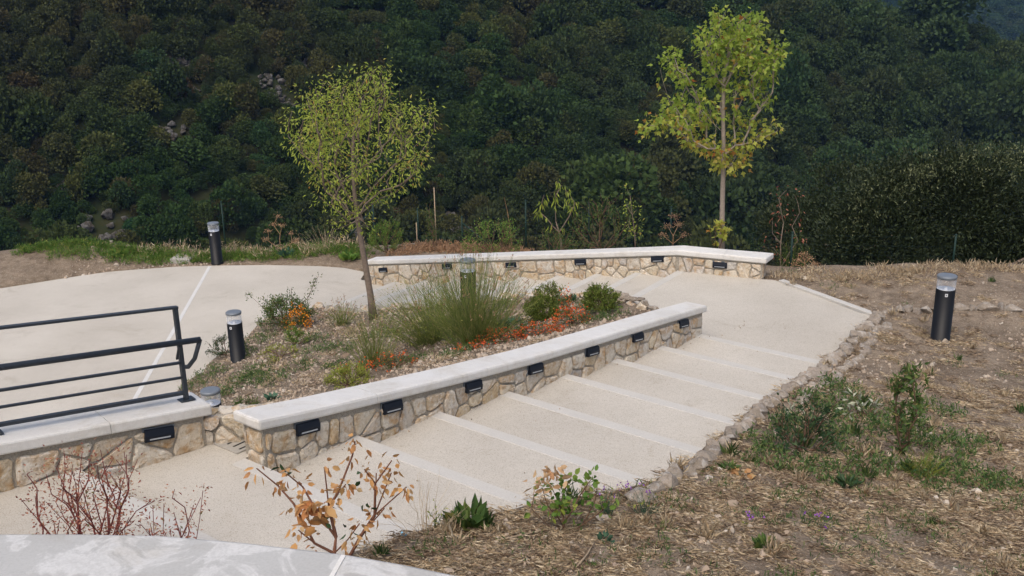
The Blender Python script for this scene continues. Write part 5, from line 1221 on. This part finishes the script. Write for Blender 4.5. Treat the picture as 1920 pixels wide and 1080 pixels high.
# ------------------------------------------------------------------ the wooded slope across the gorge
fm = NT('forest foliage', .75, .12); oi = fm.n('ShaderNodeObjectInfo'); gm = fm.n('ShaderNodeNewGeometry')
c = fm.ramp(oi.outputs['Random'], [(0, (.026, .052, .014)), (.25, (.038, .074, .018)), (.5, (.030, .054, .018)), (.68, (.055, .088, .022)), (.80, (.066, .060, .024)), (.90, (.085, .098, .024)), (.97, (.030, .080, .028)), (1, (.085, .052, .022))])
zone = fm.noise(.013, 3, .6, gm.outputs['Position'])
c = fm.mix(fm.ramp(zone, [(.42, (0, 0, 0)), (.6, (.55, .55, .55))]), c, (.070, .060, .026))
sx = fm.n('ShaderNodeSeparateXYZ'); fm.l(gm.outputs['Position'], sx.inputs[0]); mr = fm.n('ShaderNodeMapRange'); fm.l(sx.outputs[0], mr.inputs[0])
mr.inputs[1].default_value = 0; mr.inputs[2].default_value = 90; mr.inputs[3].default_value = 0; mr.inputs[4].default_value = .55
c = fm.mix(mr.outputs[0], c, (.040, .080, .029))
c = fm.mix(1, c, fm.ramp(gm.outputs['Random Per Island'], [(0, (.78, .78, .78)), (1, (1.28, 1.28, 1.25))]), 'MULTIPLY')
fm.base(c); tr = fm.n('ShaderNodeBsdfTranslucent'); fm.l(c, tr.inputs[0]); mx = fm.n('ShaderNodeMixShader'); mx.inputs[0].default_value = .2
fm.l(fm.b.outputs[0], mx.inputs[1]); fm.l(tr.outputs[0], mx.inputs[2]); fm.l(mx.outputs[0], fm.t.nodes['Material Output'].inputs[0])
def crown_asset(seed, n=900, tall=1., brown=0):
    g2 = np.random.default_rng(seed); nb = g2.integers(5, 9); P = []; D = []
    bl = [(g2.uniform(-.5, .5), g2.uniform(-.5, .5), g2.uniform(.2, 1.0)*tall, g2.uniform(.32, .62)) for _ in range(nb)]+[(0, 0, .5*tall, .75)]
    for x, y, z, r in bl:
        m = int(n/len(bl)); v = unit(g2.normal(size=(m, 3))); v[:, 2] = np.where(v[:, 2] < -.35, -v[:, 2], v[:, 2]); k = r*g2.uniform(.8, 1.08, (m, 1))
        P.append(v*k*np.array([1, 1, .95])+[x, y, z]); D.append(v+g2.normal(size=(m, 3))*.8+np.array([0, 0, .2]))
    P = np.vstack(P); D = np.vstack(D); V, F = leaves_arrays(P, D, .13*g2.uniform(.7, 1.3, len(P)), .10, T_LEAF, 0, g2)
    bm = bmesh.new(); bmesh.ops.create_icosphere(bm, subdivisions=2, radius=.45)
    Vi = np.array([(v.co.x*1.05, v.co.y*1.05, v.co.z*.8*tall+.48*tall) for v in bm.verts]); Fi = np.array([[q.index for q in f.verts] for f in bm.faces]); bm.free()
    return link('crown', mesh_np('crown', V, F), fm.m)
crA = asset_coll('crowns', [crown_asset(300+k, 1800, [1, 1.15, .9, 1.25, 1.05, .85, 1.4][k]) for k in range(7)])
CRAGS = [(-60.7, 190.6, 4.2), (-57.5, 186, 2.6), (-43.9, 194.2, 3.2), (-41.5, 190, 3), (-56.4, 174, 4), (-52, 170, 3), (8.4, 216.5, 3.2), (6.5, 221, 2.5), (-1.5, 221.5, 3.2), (-37.5, 203.7, 3), (-61, 150.8, 5), (-58, 148, 4),
         (-25.9, 162.7, 4), (-22.5, 160, 3), (-10.2, 176.7, 4), (-11, 172, 3), (-66, 149, 3.5), (22, 220, 1.6), (-70, 160, 2.5)]
def forest_pts(x0, x1, y0, y1, sp, vis):
    X, Y = np.meshgrid(np.arange(x0, x1, sp), np.arange(y0, y1, sp)); X = X.ravel()+rg.uniform(-.45, .45, X.size)*sp; Y = Y.ravel()+rg.uniform(-.45, .45, Y.size)*sp
    az = X/Y; m = (az > -.56) & (az < .60); X, Y = X[m], Y[m]; Z = hill_raw(X, Y); m = vis(X, Y, Z); return X[m], Y[m], Z[m]
def vis_near(X, Y, Z):
    el = (Z-6.9)/Y; m = (el > -.36) & (Z > -74.5)
    crest = 291-.18*(X-78)+np.maximum(0, X-78)*.05
    m &= Y < crest+16+np.maximum(0, -(X-60))*.1
    for cx, cy, r in CRAGS: m &= (X-cx)**2+(Y-cy)**2 > (r*.72)**2
    return m
X, Y, Z = forest_pts(-170, 210, 100, 330, 2.3, vis_near); k_ = rg.random(len(X)) < np.clip(.92-.004*(X+20), .6, .92); X, Y, Z = X[k_], Y[k_], Z[k_]; n = len(X)
sc = np.exp(rg.normal(math.log(1.95), .38, n))*np.clip(1+.005*(X+30), .95, 1.38)*(1+.25*fbm(X/25, Y/25, 2, 91))
print('forest', n)
scatter('forest', np.stack([X, Y, Z+.1*sc], 1), np.stack([rg.normal(size=n)*.12, rg.normal(size=n)*.12, rg.uniform(0, 6.28, n)], 1), np.stack([sc*rg.uniform(.8, 1.25, n), sc*rg.uniform(.8, 1.25, n), sc*rg.uniform(.8, 1.55, n)], 1), rg.integers(0, 7, n), crA, 'dense dark green and brownish wood covering the slope across the gorge', 'forest')
X, Y, Z = forest_pts(60, 820, 560, 1150, 7.5, lambda X, Y, Z: ((Z-6.9)/Y > -.09) & (X/Y > .12) & ((Z-6.9)/Y < .12)); n = len(X); sc = np.exp(rg.normal(math.log(6.5), .25, n)); print('far forest', n)
scatter('far_forest', np.stack([X, Y, Z], 1), np.stack([0*sc, 0*sc, rg.uniform(0, 6.28, n)], 1), np.stack([sc, sc, sc*.9], 1), rg.integers(0, 7, n), crA, 'bluish distant wooded mountainside at the top right', 'forest')
# near slope below the terrace
X, Y, Z = forest_pts(-30, 45, 30, 100, 3.2, lambda X, Y, Z: (Z > -70) & ((Z+4.2-6.9)/Y < -.33)); n = len(X); sc = rg.uniform(1.6, 3., n)
scatter('slope_scrub', np.stack([X, Y, Z], 1), np.stack([0*sc, 0*sc, rg.uniform(0, 6.28, n)], 1), np.stack([sc]*3, 1), rg.integers(0, 7, n), crA, 'scrub on the steep slope below the terrace', 'forest')
CN = ['pale limestone crag at upper left of the wooded slope, above a second smaller one', 'smaller crag just below the upper left one', 'bright streaked limestone crag left of the fine leaved tree top', 'lower foot of the streaked crag',
      'pale broken crag in the left middle of the slope', 'small stones below the left middle crag', 'white streaked crag at the centre of the slope', 'small crag just above the central white one', 'brownish crag left of the central one', 'grey crag above the fine leaved tree top',
      'brown rocky outcrop behind the soil mound at far left', 'second brown outcrop right beside the far left one', 'grey crag seen under the fine leaved tree crown', 'low grey crag beside the one under the tree crown', 'grey crag behind the columnar conifer', 'lower rocks behind the columnar conifer',
      'dark rocks at the left edge of the slope bottom', 'tiny pale crag right of the central one', 'rocks low at the left edge']
CRAG_M = [me.copy() for me in ROCKS[:6]]
for me in CRAG_M: me.materials.clear(); me.materials.append(M['rock'])
for k, (cx, cy, r) in enumerate(CRAGS):
    g3 = random.Random(k); zc_ = float(np.ravel(hill_raw(cx, cy))[0]); crag = tag(empty('rock_crag', (cx, cy, zc_)), CN[k], 'crag', 'limestone crags on the slope')
    for q in range(24):
        x = cx+g3.uniform(-1, 1)*r*.75; y = cy+g3.uniform(-1, 1)*r*.75; z = float(np.ravel(hill_raw(x, y))[0]); s = r*g3.uniform(.16, .5)
        o = bpy.data.objects.new('rock', CRAG_M[g3.randrange(6)]); COL.objects.link(o); o.parent = crag
        o.location = (x-cx, y-cy, z-zc_+s*.35); o.rotation_euler = (g3.uniform(-.3, .3), g3.uniform(-.3, .3), g3.uniform(0, 6)); o.scale = (s, s*.8, s*1.15)

# ------------------------------------------------------------------ haze
hz = MB(); hz.box((200, 900, 60), (3400, 3600, 420)); HV = bpy.data.materials.new('haze'); HV.use_nodes = True; t = HV.node_tree; t.nodes.remove(t.nodes['Principled BSDF'])
pv = t.nodes.new('ShaderNodeVolumePrincipled'); pv.inputs['Color'].default_value = (.26, .48, 1, 1); pv.inputs['Density'].default_value = .0001; pv.inputs['Anisotropy'].default_value = .0
t.links.new(pv.outputs[0], t.nodes['Material Output'].inputs['Volume']); HZ = True
if HZ:
    o = hz.build('haze', HV); o['kind'] = 'stuff'; o['label'] = 'thin bluish valley haze'
